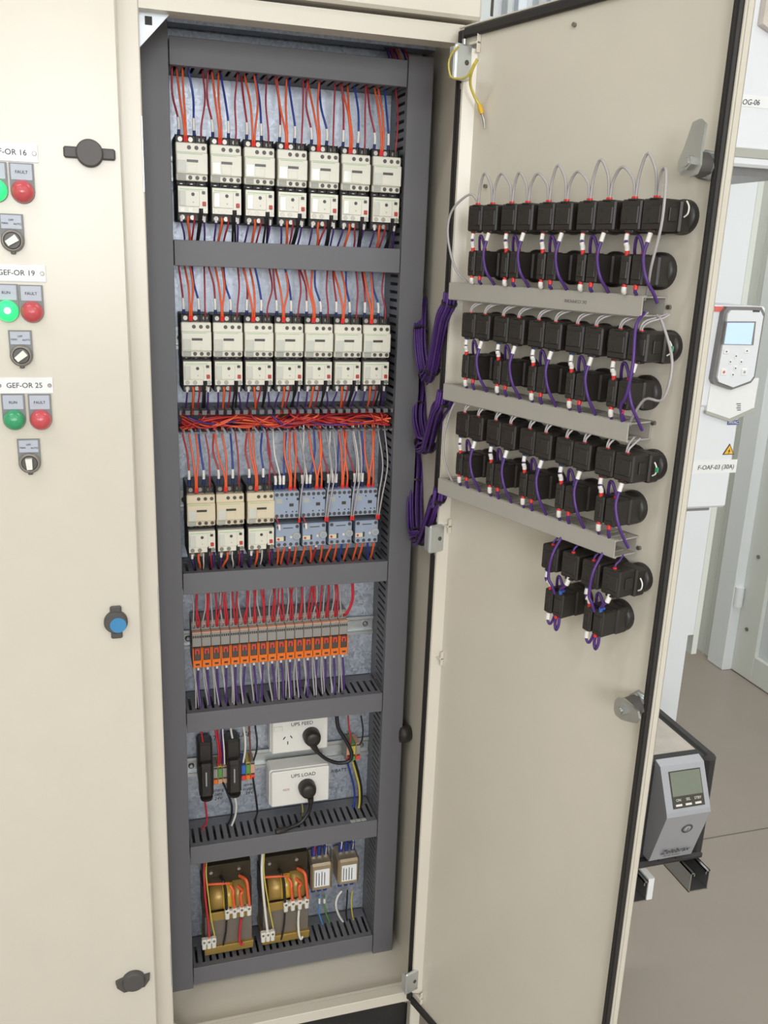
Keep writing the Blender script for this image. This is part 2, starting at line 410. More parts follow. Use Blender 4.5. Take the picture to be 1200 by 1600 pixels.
for (px, py) in ((1047, 480), (1023, 661), (1000, 856), (899, 39), (760, 291)):
    q = PD(px, py, 0)
    dpart('stud', MB().cyl((q.x, 0, q.z), (q.x, -.004, q.z), .0026, n=8), 'screw_metal', DOOR)
def latch(px, py, ang, ln):
    q = PD(px, py, 0); u, z = q.x, q.z
    g = MB().lathe((u, 0, z), (0, -1, 0), [(0, .0165), (.004, .0165), (.004, .0145), (.010, .0140)], 6)
    nut = dpart('latch_nut', g, 'zinc', DOOR)
    dpart('latch_barrel', MB().cyl((u, -.008, z), (u, -.030, z), .0125, n=20), 'lock_grey', DOOR)
    ca, sa = math.cos(ang), math.sin(ang)
    def R(a, b): return (u+a*ca-b*sa, z+a*sa+b*ca)
    poly = [R(-.013, -.006), R(-.009, -.012), R(.0, -.014), R(.012, -.011), R(ln, -.008), R(ln+.004, 0), R(ln, .008), R(.012, .011), R(0, .014), R(-.009, .012), R(-.013, .006)]
    dpart('latch_cam', MB().prism(poly, 'y', -.0300, -.0335), 'steel', DOOR)
    dpart('latch_bolt', MB().cyl((u, -.0335, z), (u, -.0395, z), .0078, n=6, smooth=False).cyl((u, -.0395, z), (u, -.041, z), .0045, n=12), 'steel', DOOR)
latch(1108, 259, 1.40, .038)
latch(1001, 1098, PI-.02+PI, .022)

# ---- neighbour cabinet with a closed door
NB = thing('electrical_cabinet', 'cream switchboard cabinet on the left with its door closed and rows of pilot lights', 'cabinet', (-.375, .1, 0))
def nbp(name, mb, mats): return mb.build(name, mats, NB, world=True)
nbp('carcass', MB().box(-.68, -.0745, -.118, .28, .11, 1.90).box(-.68, -.0745, -.130, .28, 1.8675, 1.95, .004), 'cream_paint')
nbp('plinth', MB().box(-.68, -.0745, -.105, .27, 0, .11), 'plinth_black')
ND = nbp('door', MB().box(-.665, -.0708, -.145, -.121, .215, 1.925, .0022), 'cream_paint')
nd0 = NB.location
def lockh(x, z, kind):
    if kind == 0:
        g = MB().lathe((x, -.145, z), (0, -1, 0), [(0, .0165), (.008, .0165), (.010, .0145)], 28).box(x-.031, x+.031, -.151, -.145, z-.0068, z+.0068, .002)
        return g.build('lock', 'lock_grey', ND)
    if kind == 1:
        g = MB().lathe((x, -.145, z), (0, -1, 0), [(0, .0165), (.008, .0165), (.010, .0145)], 28).box(x-.0075, x+.0085, -.151, -.145, z-.026, z+.024, .002)
        o = g.build('lock', 'lock_grey', ND)
        MB().lathe((x+.003, -.155, z-.003), (0, -1, 0), [(0, .0115), (.001, .0115)], 20).build('key_insert', 'key_blue', ND); return o
    g = MB().lathe((x, -.145, z), (0, -1, 0), [(0, .0185), (.007, .0185), (.010, .0155)], 28)
    g.prism([(x-.0285, z+.004), (x-.0265, z-.007), (x-.016, z-.018), (x-.004, z-.017), (x+.017, z-.014), (x+.025, z-.002), (x+.026, z+.008), (x+.012, z+.006), (x, z+.016), (x-.012, z+.010)], 'y', -.151, -.145)
    return g.build('lock', 'lock_grey', ND)
lockh(-.1096, 1.6619, 0); lockh(-.1058, 1.0306, 1); lockh(-.1055, .3951, 2)

# ---- pilot lights, selectors and name plates on that door
def pilot(x, z, lensmat, legend, label, lit=False):
    t = thing('pilot_light', label, 'pilot light', (x, -.145, z), 0, 'pilot lights on the closed door')
    s = MB(); poly = [(-.0142, .0335), (.0142, .0335), (.0142, 0)]+[(.0142*math.cos(a), .0142*math.sin(a)) for a in [-PI*k/12 for k in range(1, 12)]]+[(-.0142, 0)]
    s.prism(poly, 'y', -.0035, 0); s.build('legend_holder', 'legend_frame', t)
    lp = MB().box(-.0125, .0125, -.0042, -.003, .0135, .0322, .0006).build('legend_plate', 'legend_grey', t)
    text('lettering', legend, .0050, 'ink', t, (0, -.0046, .0228))
    MB().lathe((0, -.003, 0), (0, -1, 0), [(0, .0135), (.003, .0135), (.007, .0125), (.0105, .0098), (.0125, .0058), (.0132, .0012)], 28).build('lens', lensmat, t)
    if lit: MB().lathe((.001, -.0148, .001), (0, -1, 0), [(0, .0052), (.0016, .0034), (.002, .0008)], 16).build('lamp_glow', 'lens_core', t)
def selector(x, z, ang, label):
    t = thing('selector_switch', label, 'switch', (x, -.145, z), 0, 'selector switches on the closed door')
    s = MB(); poly = [(-.0140, .0320), (.0140, .0320), (.0140, 0)]+[(.0140*math.cos(a), .0140*math.sin(a)) for a in [-PI*k/12 for k in range(1, 12)]]+[(-.0140, 0)]
    s.prism(poly, 'y', -.0035, 0).build('legend_holder', 'legend_frame', t)
    MB().box(-.0122, .0122, -.0042, -.003, .0138, .0306, .0006).build('legend_plate', 'legend_grey', t)
    text('lettering', 'OFF', .0034, 'ink', t, (0, -.0046, .0245)); text('lettering', 'MAN', .0034, 'ink', t, (-.0075, -.0046, .0205)); text('lettering', 'AUTO', .0034, 'ink', t, (.0072, -.0046, .0200))
    MB().lathe((0, -.003, 0), (0, -1, 0), [(0, .0138), (.004, .0138), (.006, .0118), (.006, .0105), (.004, .0100)], 28).build('bezel', 'selector_ring', t)
    MB().lathe((0, -.003, 0), (0, -1, 0), [(0, .0102), (.005, .0100), (.006, .0092)], 24).box(-.003, .003, -.006, -.002, -.0165, -.010, .001).build('knob', 'selector_dark', t)
    ca, sa = math.cos(ang), math.sin(ang); R = lambda a, b: (a*ca-b*sa, a*sa+b*ca)
    MB().prism([R(-.0034, -.0072), R(.0034, -.0072), R(.0042, .0072), R(-.0042, .0072)], 'y', -.016, -.009).build('handle', 'ivory_knob', t)
def nameplate(x, z, s, label):
    t = thing('name_plate', label, 'sign', (x, -.145, z), 0, 'name plates on the closed door')
    MB().box(-.0352, .0352, -.0016, 0, -.0106, .0106, .0005).build('plate', 'plate_white', t)
    text('lettering', s, .0094, 'ink', t, (0, -.0019, 0))
    for sx in (-.0308, .0308): MB().lathe((sx, -.0016, 0), (0, -1, 0), [(0, .0028), (.0012, .0022)], 12).build('screw', 'screw_metal', t)
RN = ['top', 'middle', 'bottom']
pilot(-.2218, 1.6121, 'lens_lit', 'RUN', 'lit green pilot light cut by the photo edge, topmost of the green ones', True)
pilot(-.1908, 1.6121, 'lens_red', 'FAULT', 'topmost red FAULT pilot light, above the upper selector switch')
pilot(-.2191, 1.4672, 'lens_lit', 'RUN', 'glowing green RUN pilot light in the middle row of the closed door', True)
pilot(-.1895, 1.4667, 'lens_red', 'FAULT', 'red FAULT pilot light beside the glowing green one in the middle row')
pilot(-.2208, 1.3273, 'lens_green', 'RUN', 'unlit dark green RUN pilot light in the bottom row')
pilot(-.1883, 1.3269, 'lens_red', 'FAULT', 'lowest red FAULT pilot light, beside the unlit green one')
selector(-.2068, 1.5536, -1.0, 'topmost three-way selector switch, its ivory handle turned right')
selector(-.2063, 1.4111, -.9, 'middle selector switch below the glowing green pilot light, handle turned right')
selector(-.2058, 1.2689, .05, 'lowest selector switch with its ivory handle upright')
nameplate(-.2055, 1.6575, 'GEF-OR 16', 'white name plate ending OR 16, topmost on the closed door')
nameplate(-.2055, 1.5145, 'GEF-OR 19', 'white name plate reading GEF-OR 19')
nameplate(-.2055, 1.3719, 'GEF-OR 25', 'white name plate reading GEF-OR 25')

# ------------------------------------------------------------------ wiring ducts
HD = .0363; DEP = .082; SP = .0128; SW = .0048
def comb(mb, axis, a0, a1, fix0, fix1, y0=.003, y1=DEP, ya=.012, yb=.058, open_front=False):
    """slotted wall: runs along axis ('x' or 'z') from a0..a1, thickness fix0..fix1 in the other"""
    def bx(s0, s1, ya_, yb_):
        if axis == 'x': mb.box(s0, s1, ya_, yb_, fix0, fix1)
        else: mb.box(fix0, fix1, ya_, yb_, s0, s1)
    if not open_front: bx(a0, a1, y0, ya)
    bx(a0, a1, yb, y1)
    n = int((a1-a0)/SP); st = a0+((a1-a0)-n*SP)/2
    e = [a0]+[st+SP*i+SP/2 for i in range(n)]+[a1]
    fy = y0 if open_front else ya
    bx(a0, e[1]-SW/2, fy, yb)
    for i in range(1, n): bx(e[i]+SW/2, e[i+1]-SW/2, fy, yb)
    bx(e[n]+SW/2, a1, fy, yb)
    return e[1:-1]
ZD = [1.7987, 1.528, 1.274, 1.007, .7534, .4873, .2235]
NM = ['topmost', 'second', 'third', 'fourth', 'fifth', 'sixth', 'lowest']
DUCTLAB = ['horizontal grey duct closing the top of the contactor rows', 'covered horizontal grey duct between the upper two contactor rows',
           'open horizontal grey duct full of red and orange wires', 'covered horizontal grey duct above the orange relays',
           'covered horizontal grey duct below the orange relays', 'covered horizontal grey duct between the power sockets and the transformers', 'lowest horizontal grey duct, under the transformers']
for i, z in enumerate(ZD):
    t = thing('wiring_duct', DUCTLAB[i], 'duct', (.175, DEP, z), 0, 'horizontal wiring ducts')
    g = MB(); op = i == 2
    comb(g, 'x', 0.0015, .3485, z+HD-.0018, z+HD, open_front=op); comb(g, 'x', 0.0015, .3485, z, z+.0018, open_front=op)
    g.box(0.0015, .3485, DEP-.0018, DEP+.002, z, z+HD)
    if op:
        n = int(.347/SP)
        for k in range(n+1):
            x = .0015+.347*k/n; g.box(max(.0015, x-.0038), min(.3485, x+.0038), .001, .004, z+HD-.0065, z+HD+.0006, .0006); g.box(max(.0015, x-.0038), min(.3485, x+.0038), .001, .004, z, z+.003)
    g.build('duct_body', 'duct_grey', t, world=True)
    if not op: MB().box(.0006, .3494, -.0004, .003, z-.0003, z+HD+.0003, .0007).build('duct_cover', 'duct_grey', t, world=True)
for x0, x1, lab in ((-.041, -.0006, 'vertical grey duct along the left side of the mounting plate'), (.3506, .3905, 'vertical grey duct along the right side of the mounting plate')):
    t = thing('wiring_duct', lab, 'duct', ((x0+x1)/2, DEP, .2066), 0, 'vertical wiring ducts')
    g = MB(); comb(g, 'z', .209, 1.838, x0+.0002, x0+.002); comb(g, 'z', .209, 1.838, x1-.002, x1-.0002)
    g.box(x0, x1, DEP-.0018, DEP+.002, .209, 1.838)
    g.build('duct_body', 'duct_grey', t, world=True)
    zt = 1.8425 if x0 > 0 else 1.855
    MB().box(x0, x1, -.001, .003, .2066, zt, .0008).build('duct_cover', 'duct_grey', t, world=True)

# ------------------------------------------------------------------ DIN rails
def rail(z, label, hh=.0175):
    t = thing('din_rail', label, 'rail', (.175, .085, z), 0, 'mounting rails')
    g = MB().box(.003, .3495, .0765, .0775, z-hh, z-hh*.62).box(.003, .3495, .0765, .0775, z+hh*.62, z+hh).box(.003, .3495, .0765, .0848, z-hh*.66, z-hh*.6).box(.003, .3495, .0765, .0848, z+hh*.6, z+hh*.66)
    g.box(.003, .3495, .0838, .0848, z-hh*.62, z+hh*.62)
    g.build('rail', 'zinc', t, world=True)
    for x in (.012, .336): MB().lathe((x, .0838, z), (0, -1, 0), [(0, .0055), (.003, .005), (.0042, .003)], 12).build('screw', 'steel', t, world=True)
rail(1.668, 'steel rail behind the top row of contactors'); rail(1.415, 'steel rail behind the second row of contactors'); rail(1.146, 'steel rail behind the third row of contactors')
rail(.8925, 'steel rail carrying the orange relays'); rail(.638, 'steel rail behind the fuse holders and power sockets', .0188)

# ------------------------------------------------------------------ contactors and overload relays
scr = MB().lathe((0, 0, 0), (0, -1, 0), [(0, .0034), (.0006, .0034)], 12).mesh('terminal_screw', 'screw_metal')
scr_d = MB().lathe((0, 0, 0), (0, -1, 0), [(0, .0030), (.0006, .0028)], 12).mesh('terminal_screw', 'screw_dark')
def inst(name, me, parent, loc):
    o = bpy.data.objects.new(name, me); COL.objects.link(o); o.parent = parent; o.location = loc; return o
def make_contactor(label, aged=False):
    wm = 'aged_plastic' if aged else 'white_plastic'
    t = thing('contactor', label, 'contactor', (0, .0765, 0))     # local y: 0 at rail, -.081 at the face
    b = MB().box(-.0222, .0222, -.062, .0, -.0385, .0372, .0015)
    for k in range(4): b.box(-.0222+.0148*k-.0008 if k else -.0222, -.0222+.0148*k+.0008 if k < 3 else .0222, -.068, -.055, -.0385, .0372, .0004)
    b.build('body', 'black_body', t)
    c = MB().box(-.0222, .0222, -.076, -.050, -.0260, .0258, .0012).box(-.0222, .0222, -.0815, -.070, -.0170, .0128, .0012)
    c.build('front_cover', wm, t)
    MB().box(-.0075, .0085, -.0820, -.0812, -.0010, .0026).build('coil_window', 'window_dark', t)
    MB().box(-.0195, .0150, -.0818, -.0812, .0100, .0106).build('maker_line', 'leaf_green', t)
    MB().box(-.0205, -.0085, -.0765, -.0758, -.0248, -.0180, .0003).build('label_square', 'grey_label', t)
    MB().box(-.0205, -.0085, -.0824, -.0814, -.0150, .0012, .0003).build('clear_label_cover', 'clear_flap', t)
    MB().box(-.0070, .0070, -.0822, -.0814, -.0150, -.0035, .0003).build('rating_label', wm, t)
    for x in (-.0035, .0070, .0170): inst('terminal_screw', scr_d, t, (x, -.0760, .0192))
    for x in (-.0025, .0075, .0175): inst('terminal_screw', scr_d, t, (x, -.0760, -.0215))
    for x in (-.0148, 0, .0148):
        inst('terminal_screw', scr, t, (x, -.0622, .0312)); inst('terminal_screw', scr, t, (x, -.0622, -.0322))
    return t
def make_overload(label):
    t = thing('overload_relay', label, 'overload relay', (0, .0765, 0))
    MB().box(-.0218, .0222, -.068, .0, -.0300, .0215, .0015).build('body', 'black_body', t)
    c = MB().prism([(-.0205, .0180), (.0215, .0180), (.0215, -.0180), (.0150, -.0180), (.0150, -.0115), (.0085, -.0115), (.0085, -.0180), (-.0205, -.0180)], 'y', -.0775, -.062)
    c.build('front_cover', 'white_plastic', t)
    MB().box(-.0195, .0100, -.0790, -.0770, -.0095, .0125, .0006).build('clear_flap', 'white_plastic', t)
    MB().box(-.0185, -.0100, -.0797, -.0788, -.0085, .0110, .0003).build('clear_label_cover', 'clear_flap', t)
    MB().box(-.0180, .0160, -.0779, -.0773, .0140, .0146).build('maker_line', 'leaf_green', t)
    MB().lathe((.0005, -.0788, .0075), (0, -1, 0), [(0, .0026), (.0012, .0022)], 14).build('current_dial', 'dial_dark', t)
    MB().lathe((.0008, -.0788, -.0035), (0, -1, 0), [(0, .0010), (.0006, .0010)], 10).build('trip_flag', 'grey_label', t)
    MB().box(.0135, .0180, -.0795, -.0770, .0085, .0125, .0004).build('test_button', 'window_dark', t)
    MB().box(.0140, .0190, -.0800, -.0770, -.0080, -.0020, .0006).build('reset_button', 'reset_red', t)
    for x in (-.0150, -.0035, .0055 if False else .0180): inst('terminal_screw', scr, t, (x, -.0775, -.0142))
    for x in (-.0145, 0, .0145): inst('terminal_screw', scr, t, (x, -.0682, -.0245))
    return t
def make_grey_contactor(label):
    t = thing('contactor', label, 'contactor', (0, .0765, 0))
    MB().box(-.0205, .0205, -.060, 0, -.036, .034, .0015).build('body', 'black_body', t)
    MB().box(-.0204, .0204, -.0815, -.055, -.0232, .0232, .0012).build('front_cover', 'blue_grey', t)
    MB().box(.0040, .0110, -.0822, -.0812, -.0025, .0025).build('coil_window', 'window_dark', t)
    MB().box(-.0170, -.0075, -.0819, -.0812, .0030, .0110).build('label_square', 'grey_label', t)
    for k in range(5): inst('terminal_screw', scr_d, t, (-.0165+.0082*k, -.0815, .0178)); inst('terminal_screw', scr_d, t, (-.0165+.0082*k, -.0815, -.0182))
    for x, z in ((0, .0105), (-.001, -.0115), (.0095, -.0115), (.0160, -.0115)): MB().cyl((x, -.0815, z), (x, -.0819, z), .0013, n=8).build('marker_hole', 'window_dark', t)
    MB().box(.0160, .0204, -.0822, -.0800, .0075, .0120, .0008).build('side_clip', 'black_body', t)
    return t
def make_grey_overload(label):
    t = thing('overload_relay', label, 'overload relay', (0, .0765, 0))
    MB().box(-.0200, .0200, -.062, 0, -.0260, .0250, .0015).build('body', 'black_body', t)
    MB().box(-.0200, .0200, -.0790, -.058, -.0200, .0200, .0012).build('front_cover', 'blue_grey', t)
    MB().lathe((.0145, -.0780, -.0005), (0, -1, 0), [(0, .0072), (.004, .0068), (.005, .0060)], 20).build('setting_dial', 'grey_label', t)
    MB().lathe((.0145, -.0826, -.0005), (0, -1, 0), [(0, .0040), (.0012, .0036)], 16).build('dial_face', 'blue_grey', t)
    MB().lathe((.0055, -.0788, -.0025), (0, -1, 0), [(0, .0024), (.0012, .0020)], 12).build('stop_button', 'nylon', t)
    MB().box(-.0198, -.0070, -.0802, -.0785, -.0085, -.0015, .0005).build('test_flag', 'cream_flag', t)
    MB().lathe((-.0160, -.0800, -.0050), (0, -1, 0), [(0, .0022), (.0014, .0018)], 12).build('reset_button', 'reset_red', t)
    MB().box(-.0070, -.0038, -.0796, -.0785, -.0085, .0000).build('lock_slot', 'window_dark', t)
    MB().box(-.0080, .0085, -.0794, -.0786, .0128, .0142).build('slot', 'window_dark', t)
    for x, z in ((-.0155, .0155), (.0155, .0155), (-.0150, -.0150), (-.005, -.0150), (.005, -.0150), (.0150, -.0150)): inst('terminal_screw', scr_d, t, (x, -.0790, z))
    return t
ROWN = ['top', 'second', 'third']
XC = [[.0285+.049*i for i in range(7)], [.030+.0476*i for i in range(7)], [.0318, .0785, .128]]
ZC = [1.6730, 1.4200, 1.1492]; ZO = [1.6212, 1.3690, 1.0970]
XG = [.170, .2147, .2588, .304]; XGO = [.1725, .2175, .2625, .3085]
tree0 = None; tree1 = None; tree2 = None
for r in range(3):
    for i, x in enumerate(XC[r]):
        lab = '%s contactor from the left in the %s row, %s with black terminals' % (ORD[i], ROWN[r], 'cream' if r == 2 else 'white')
        if r < 2:
            if tree0 is None: tree0 = make_contactor(lab); tree0.location = (x, .0765, ZC[r]); tree0['group'] = 'white contactors'
            else: dup(tree0, (x, .0765, ZC[r]), lab, 'white contactors')
        else:
            if tree1 is None: tree1 = make_contactor(lab, True); tree1.location = (x, .0765, ZC[r]); tree1['group'] = 'cream contactors'
            else: dup(tree1, (x, .0765, ZC[r]), lab, 'cream contactors')
        lab = '%s white overload relay from the left under the %s row of contactors' % (ORD[i], ROWN[r])
        if tree2 is None: tree2 = make_overload(lab); tree2.location = (x, .0765, ZO[r]); tree2['group'] = 'white overload relays'
        else: dup(tree2, (x, .0765, ZO[r]), lab, 'white overload relays')
ga = gb = None
for i in range(4):
    lab = '%s blue-grey contactor from the left, at the right of the third row' % ORD[i]
    if ga is None: ga = make_grey_contactor(lab); ga.location = (XG[i], .0765, 1.1538); ga['group'] = 'blue-grey contactors'
    else: dup(ga, (XG[i], .0765, 1.1538), lab, 'blue-grey contactors')
    lab = '%s blue-grey overload relay from the left, under the blue-grey contactors' % ORD[i]
    if gb is None: gb = make_grey_overload(lab); gb.location = (XGO[i], .0765, 1.1000); gb['group'] = 'blue-grey overload relays'
    else: dup(gb, (XGO[i], .0765, 1.1000), lab, 'blue-grey overload relays')

# ------------------------------------------------------------------ wires of the contactor rows
J = lambda a: random.uniform(-a, a)
for r in range(2):
    zt = ZD[r]+.006; z0 = ZC[r]+.0365; zo = ZO[r]-.028; zb = ZD[r+1]+HD-.006
    for i, x in enumerate(XC[r]):
        o = ORD[i]; R_ = ROWN[r]
        up = [('maroon', -.0165, .0015, True, 'dark red wire with a white sleeve'), ('orange', -.0085, .0016, False, 'left orange wire of the pair'), ('orange', -.0060, .0016, False, 'right orange wire of the pair'),
              ('blue', .0060, .0016, True, 'blue wire with a white sleeve'), ('maroon', .0150, .0013, False, 'thin dark red wire')]
        for j, (cn, dx, rr, sl, desc) in enumerate(up):
            off = (-.005, -.008, .001, -.006, .004)[j] + J(.004)
            yb = .013 if sl else .004; ze = z0-.002 if sl else z0-.009
            bow = J(.005)
            pts = [(x+dx, yb+.006, ze), (x+dx+J(.001), yb+.003, ze+.022), (x+dx+off*.5+bow, yb+.012, (ze+zt)/2+.008), (x+dx+off, .030+J(.01), zt-.004), (x+dx+off, .034, zt+.008)]
            parts = [('ferrule', 'ferrule_navy', 0, 0, .010, .0023), ('sleeve', 'sleeve_white', 0, .010, .016, .0022)] if sl else [('ferrule', 'ferrule_red' if cn == 'orange' else 'screw_dark', 0, 0, .008, rr+.0006)]
            wire(pts, rr, 'wire_'+cn, '%s above the %s contactor of the %s row' % (desc, o, R_), 'wires above the %s row' % R_, parts, k=4)
        dn = [('purple', -.0150, .0014, 'purple wire leaving the left terminal'), ('orange', -.0062, .0019, 'thick orange wire'), ('maroon', .0030, .0014, 'dark red wire'),
              ('black', .0095, .0017, 'left black wire of the pair'), ('black', .0125, .0017, 'right black wire of the pair'), ('purple', .0175, .0014, 'purple wire leaving the right terminal')]
        for j, (cn, dx, rr, desc) in enumerate(dn):
            dz = .016 if cn == 'black' else 0.
            y0 = -.001 if cn == 'black' else .006
            off = J(.005)
            pts = [(x+dx, y0+.002, zo+.006+dz), (x+dx+J(.001), y0+.004, zo-.004+dz*.5), (x+dx+off*.6, .018, (zo+zb)/2), (x+dx+off, .030, zb+.004), (x+dx+off, .034, zb-.004)]
            parts = [('sleeve', 'sleeve_white', 0, .0, .008, .0020)] if (j == 0 or j == 5) else []
            wire(pts, rr, 'wire_'+cn, '%s under the %s overload relay of the %s row' % (desc, o, R_), 'wires below the %s row' % R_, parts, k=4)
r = 2; zt = ZD[2]-.001; z0 = ZC[2]+.036
for i, x in enumerate(XC[2]):
    o = ORD[i]
    up = [('red', -.0165, .0015, True, 'red wire with a white sleeve'), ('orange', -.0075, .0016, False, 'left orange wire of the pair'), ('orange', -.0050, .0016, False, 'right orange wire of the pair'),
          ('blue', .0065, .0016, True, 'blue wire with a white sleeve'), ('maroon', .0150, .0013, False, 'thin dark red wire')]
    for j, (cn, dx, rr, sl, desc) in enumerate(up):
        off = (-.004, -.010, -.001, -.003, -.004)[j]+J(.004); yb = .013 if sl else .003; ze = z0+.002 if sl else z0-.008
        pts = [(x+dx, yb+.006, ze), (x+dx, yb+.004, ze+.024), (x+dx+off*.6+J(.004), yb+.010, (ze+zt)/2+.010), (x+dx+off, .022, zt-.004), (x+dx+off, .024, zt+.008)]
        parts = [('ferrule', 'ferrule_navy', 0, 0, .010, .0025), ('sleeve', 'sleeve_white', 0, .010, .015, .0024)] if sl else [('ferrule', 'ferrule_red' if cn == 'orange' else 'screw_dark', 0, 0, .008, rr+.0006)]
        wire(pts, rr, 'wire_'+cn, '%s running up from the %s cream contactor' % (desc, o), 'wires above the third row', parts, k=4)
    zo = ZO[2]-.028; zb = ZD[3]+HD-.004
    for j, (cn, dx, rr, desc) in enumerate([('purple', -.0150, .0014, 'purple wire with a white marker'), ('orange', -.0050, .0020, 'thick orange wire'), ('white', .0030, .0012, 'thin white wire'), ('black', .0100, .0018, 'black wire'), ('maroon', .0150, .0014, 'dark red wire'), ('purple', .0190, .0014, 'purple wire at the right')]):
        dz = .014 if cn == 'black' else 0
        off = J(.006); y0 = 0. if cn == 'black' else .006
        wire([(x+dx, y0, zo+.006+dz), (x+dx, y0+.003, zo-.006), (x+dx+off*.6, .014, (zo+zb)/2), (x+dx+off, .026, zb+.002), (x+dx+off, .030, zb-.006)], rr, 'wire_'+cn,
             '%s under the %s cream overload relay of the third row' % (desc, o), 'wires below the third row', [('sleeve', 'sleeve_white', 0, 0, .009, .0021)] if j == 0 else [], k=4)
for i, x in enumerate(XG):
    o = ORD[i]; z0 = 1.180
    for j, (cn, dx, rr, sl, desc) in enumerate([('maroon', -.0170, .0014, True, 'dark red wire with a white sleeve'), ('white', -.0095, .0014, True, 'white wire with a white sleeve'), ('blue', -.0030, .0016, True, 'blue wire with a white sleeve'),
                                                 ('orange', .0060, .0016, False, 'left orange wire of the pair'), ('orange', .0085, .0016, False, 'middle orange wire of three'), ('orange', .0150, .0016, False, 'orange wire at the right')]):
        off = (-.012, -.006, .004, -.006, .004, .001)[j]+J(.004); yb = .006 if sl else .002
        pts = [(x+dx, yb+.004, z0-.004), (x+dx, yb+.002, z0+.020), (x+dx+off*.6+J(.004), yb+.010, z0+.055), (x+dx+off, .022, zt-.004), (x+dx+off, .024, zt+.008)]
        parts = [('ferrule', 'ferrule_navy', 0, 0, .010, .0025), ('sleeve', 'sleeve_white', 0, .010, .015, .0024)] if sl else [('ferrule', 'ferrule_red', 0, 0, .007, rr+.0006)]
        wire(pts, rr, 'wire_'+cn, '%s running up from the %s blue-grey contactor' % (desc, o), 'wires above the third row', parts, k=4)
    # grey control wires hanging in front of the contactor down to the relay below
    for j in range(1 if i == 0 else 2):
        xx = x+.0195+.0035*j
        wire([(xx+.001, -.006, 1.1235), (xx+.001, -.0085, 1.135), (xx+.003+.003*j, -.0085, 1.170), (xx+.012+.005*j, .006, 1.215), (xx+.006+.008*j, .020, zt-.004), (xx+.006+.008*j, .024, zt+.006)], .0013, 'wire_grey',
             '%sgrey control wire hanging in front of the %s blue-grey contactor' % ('' if i == 0 else ('left ' if j == 0 else 'right '), o), 'grey control wires of the third row', [('ferrule', 'ferrule_red', 0, 0, .008, .0022)], k=4)
    if i < 2: wire([(x-.019, .000, 1.1345), (x-.017, -.0075, 1.131), (x-.0135, -.0095, 1.122), (x-.0125, -.0088, 1.113)], .0013, 'wire_maroon', 'short dark red link with a white sleeve, %s blue-grey contactor' % o, 'short links', [('sleeve', 'sleeve_white', 1, 0, .010, .0022)], k=4)
    zo = 1.0800; zb = ZD[3]+HD-.004; xo = XGO[i]
    for j, (cn, dx, desc) in enumerate([('orange', -.0150, 'orange wire at the far left'), ('orange', -.0050, 'orange wire second from left'), ('blue' if i > 1 else 'maroon', .0045, 'blue wire' if i > 1 else 'dark red wire with a white sleeve'), ('orange', .0150, 'orange wire at the far right')]):
        off = J(.005)
        wire([(xo+dx, .004, zo+.006), (xo+dx, .005, zo-.006), (xo+dx+off*.7, .012, (zo+zb)/2), (xo+dx+off, .024, zb+.002), (xo+dx+off, .028, zb-.006)], .0019, 'wire_'+cn,
             '%s under the %s blue-grey overload relay' % (desc, o), 'wires below the third row', [('sleeve', 'sleeve_white', 0, 0, .010, .0025)] if (cn == 'maroon') else [], k=4)
# tangle in the open duct
z = ZD[2]
for k in range(34):
    cn = ['red', 'red', 'orange', 'orange', 'maroon', 'red', 'purple', 'red'][k % 8]
    if k < 14:
        xa, xb = .004+J(.003), .345+J(.003)
        if k % 3: xa = .004+random.random()*.12
        pts = [(xa+(xb-xa)*q/7, .006+random.random()*.05, z+.006+random.random()*.018) for q in range(8)]
    else:
        xa = .012+.33*((k-14)/20); L = .05+random.random()*.08; s_ = random.choice((-1, 1)); xb = min(.343, max(.006, xa+s_*L))
        top = random.random() < .6
        pts = [(xa, .026, z+(HD-.003 if top else .003)), (xa+s_*.006, .010+J(.004), z+(.024 if top else .010)), ((xa+xb)/2, .006+random.random()*.02, z+.010+J(.003)), (xb, .012+random.random()*.03, z+.012+random.random()*.012)]
    wire(pts, .0017, 'wire_'+cn, '%s wire lying in the tangle of the open duct' % dict(red='red', orange='orange', maroon='dark red', purple='purple')[cn], 'tangled wires in the open duct' if False else 'tangled %s wires in the open duct' % cn, k=4)
# wires rising above the topmost duct at the right
for k in range(8):
    cn = ['purple', 'purple', 'maroon', 'purple', 'orange', 'grey', 'purple', 'maroon'][k]
    x = .338+.0045*k
    wire([(x, .055, 1.830), (x-.002, .050, 1.842), (x-.006, .058, 1.858), (x-.012+J(.002), .072, 1.872)], .0015, 'wire_'+cn, '%s wire above the right end of the topmost duct' % {'purple': 'purple', 'maroon': 'dark red', 'orange': 'orange', 'grey': 'grey'}[cn], '%s wires above the topmost duct' % cn, k=4)

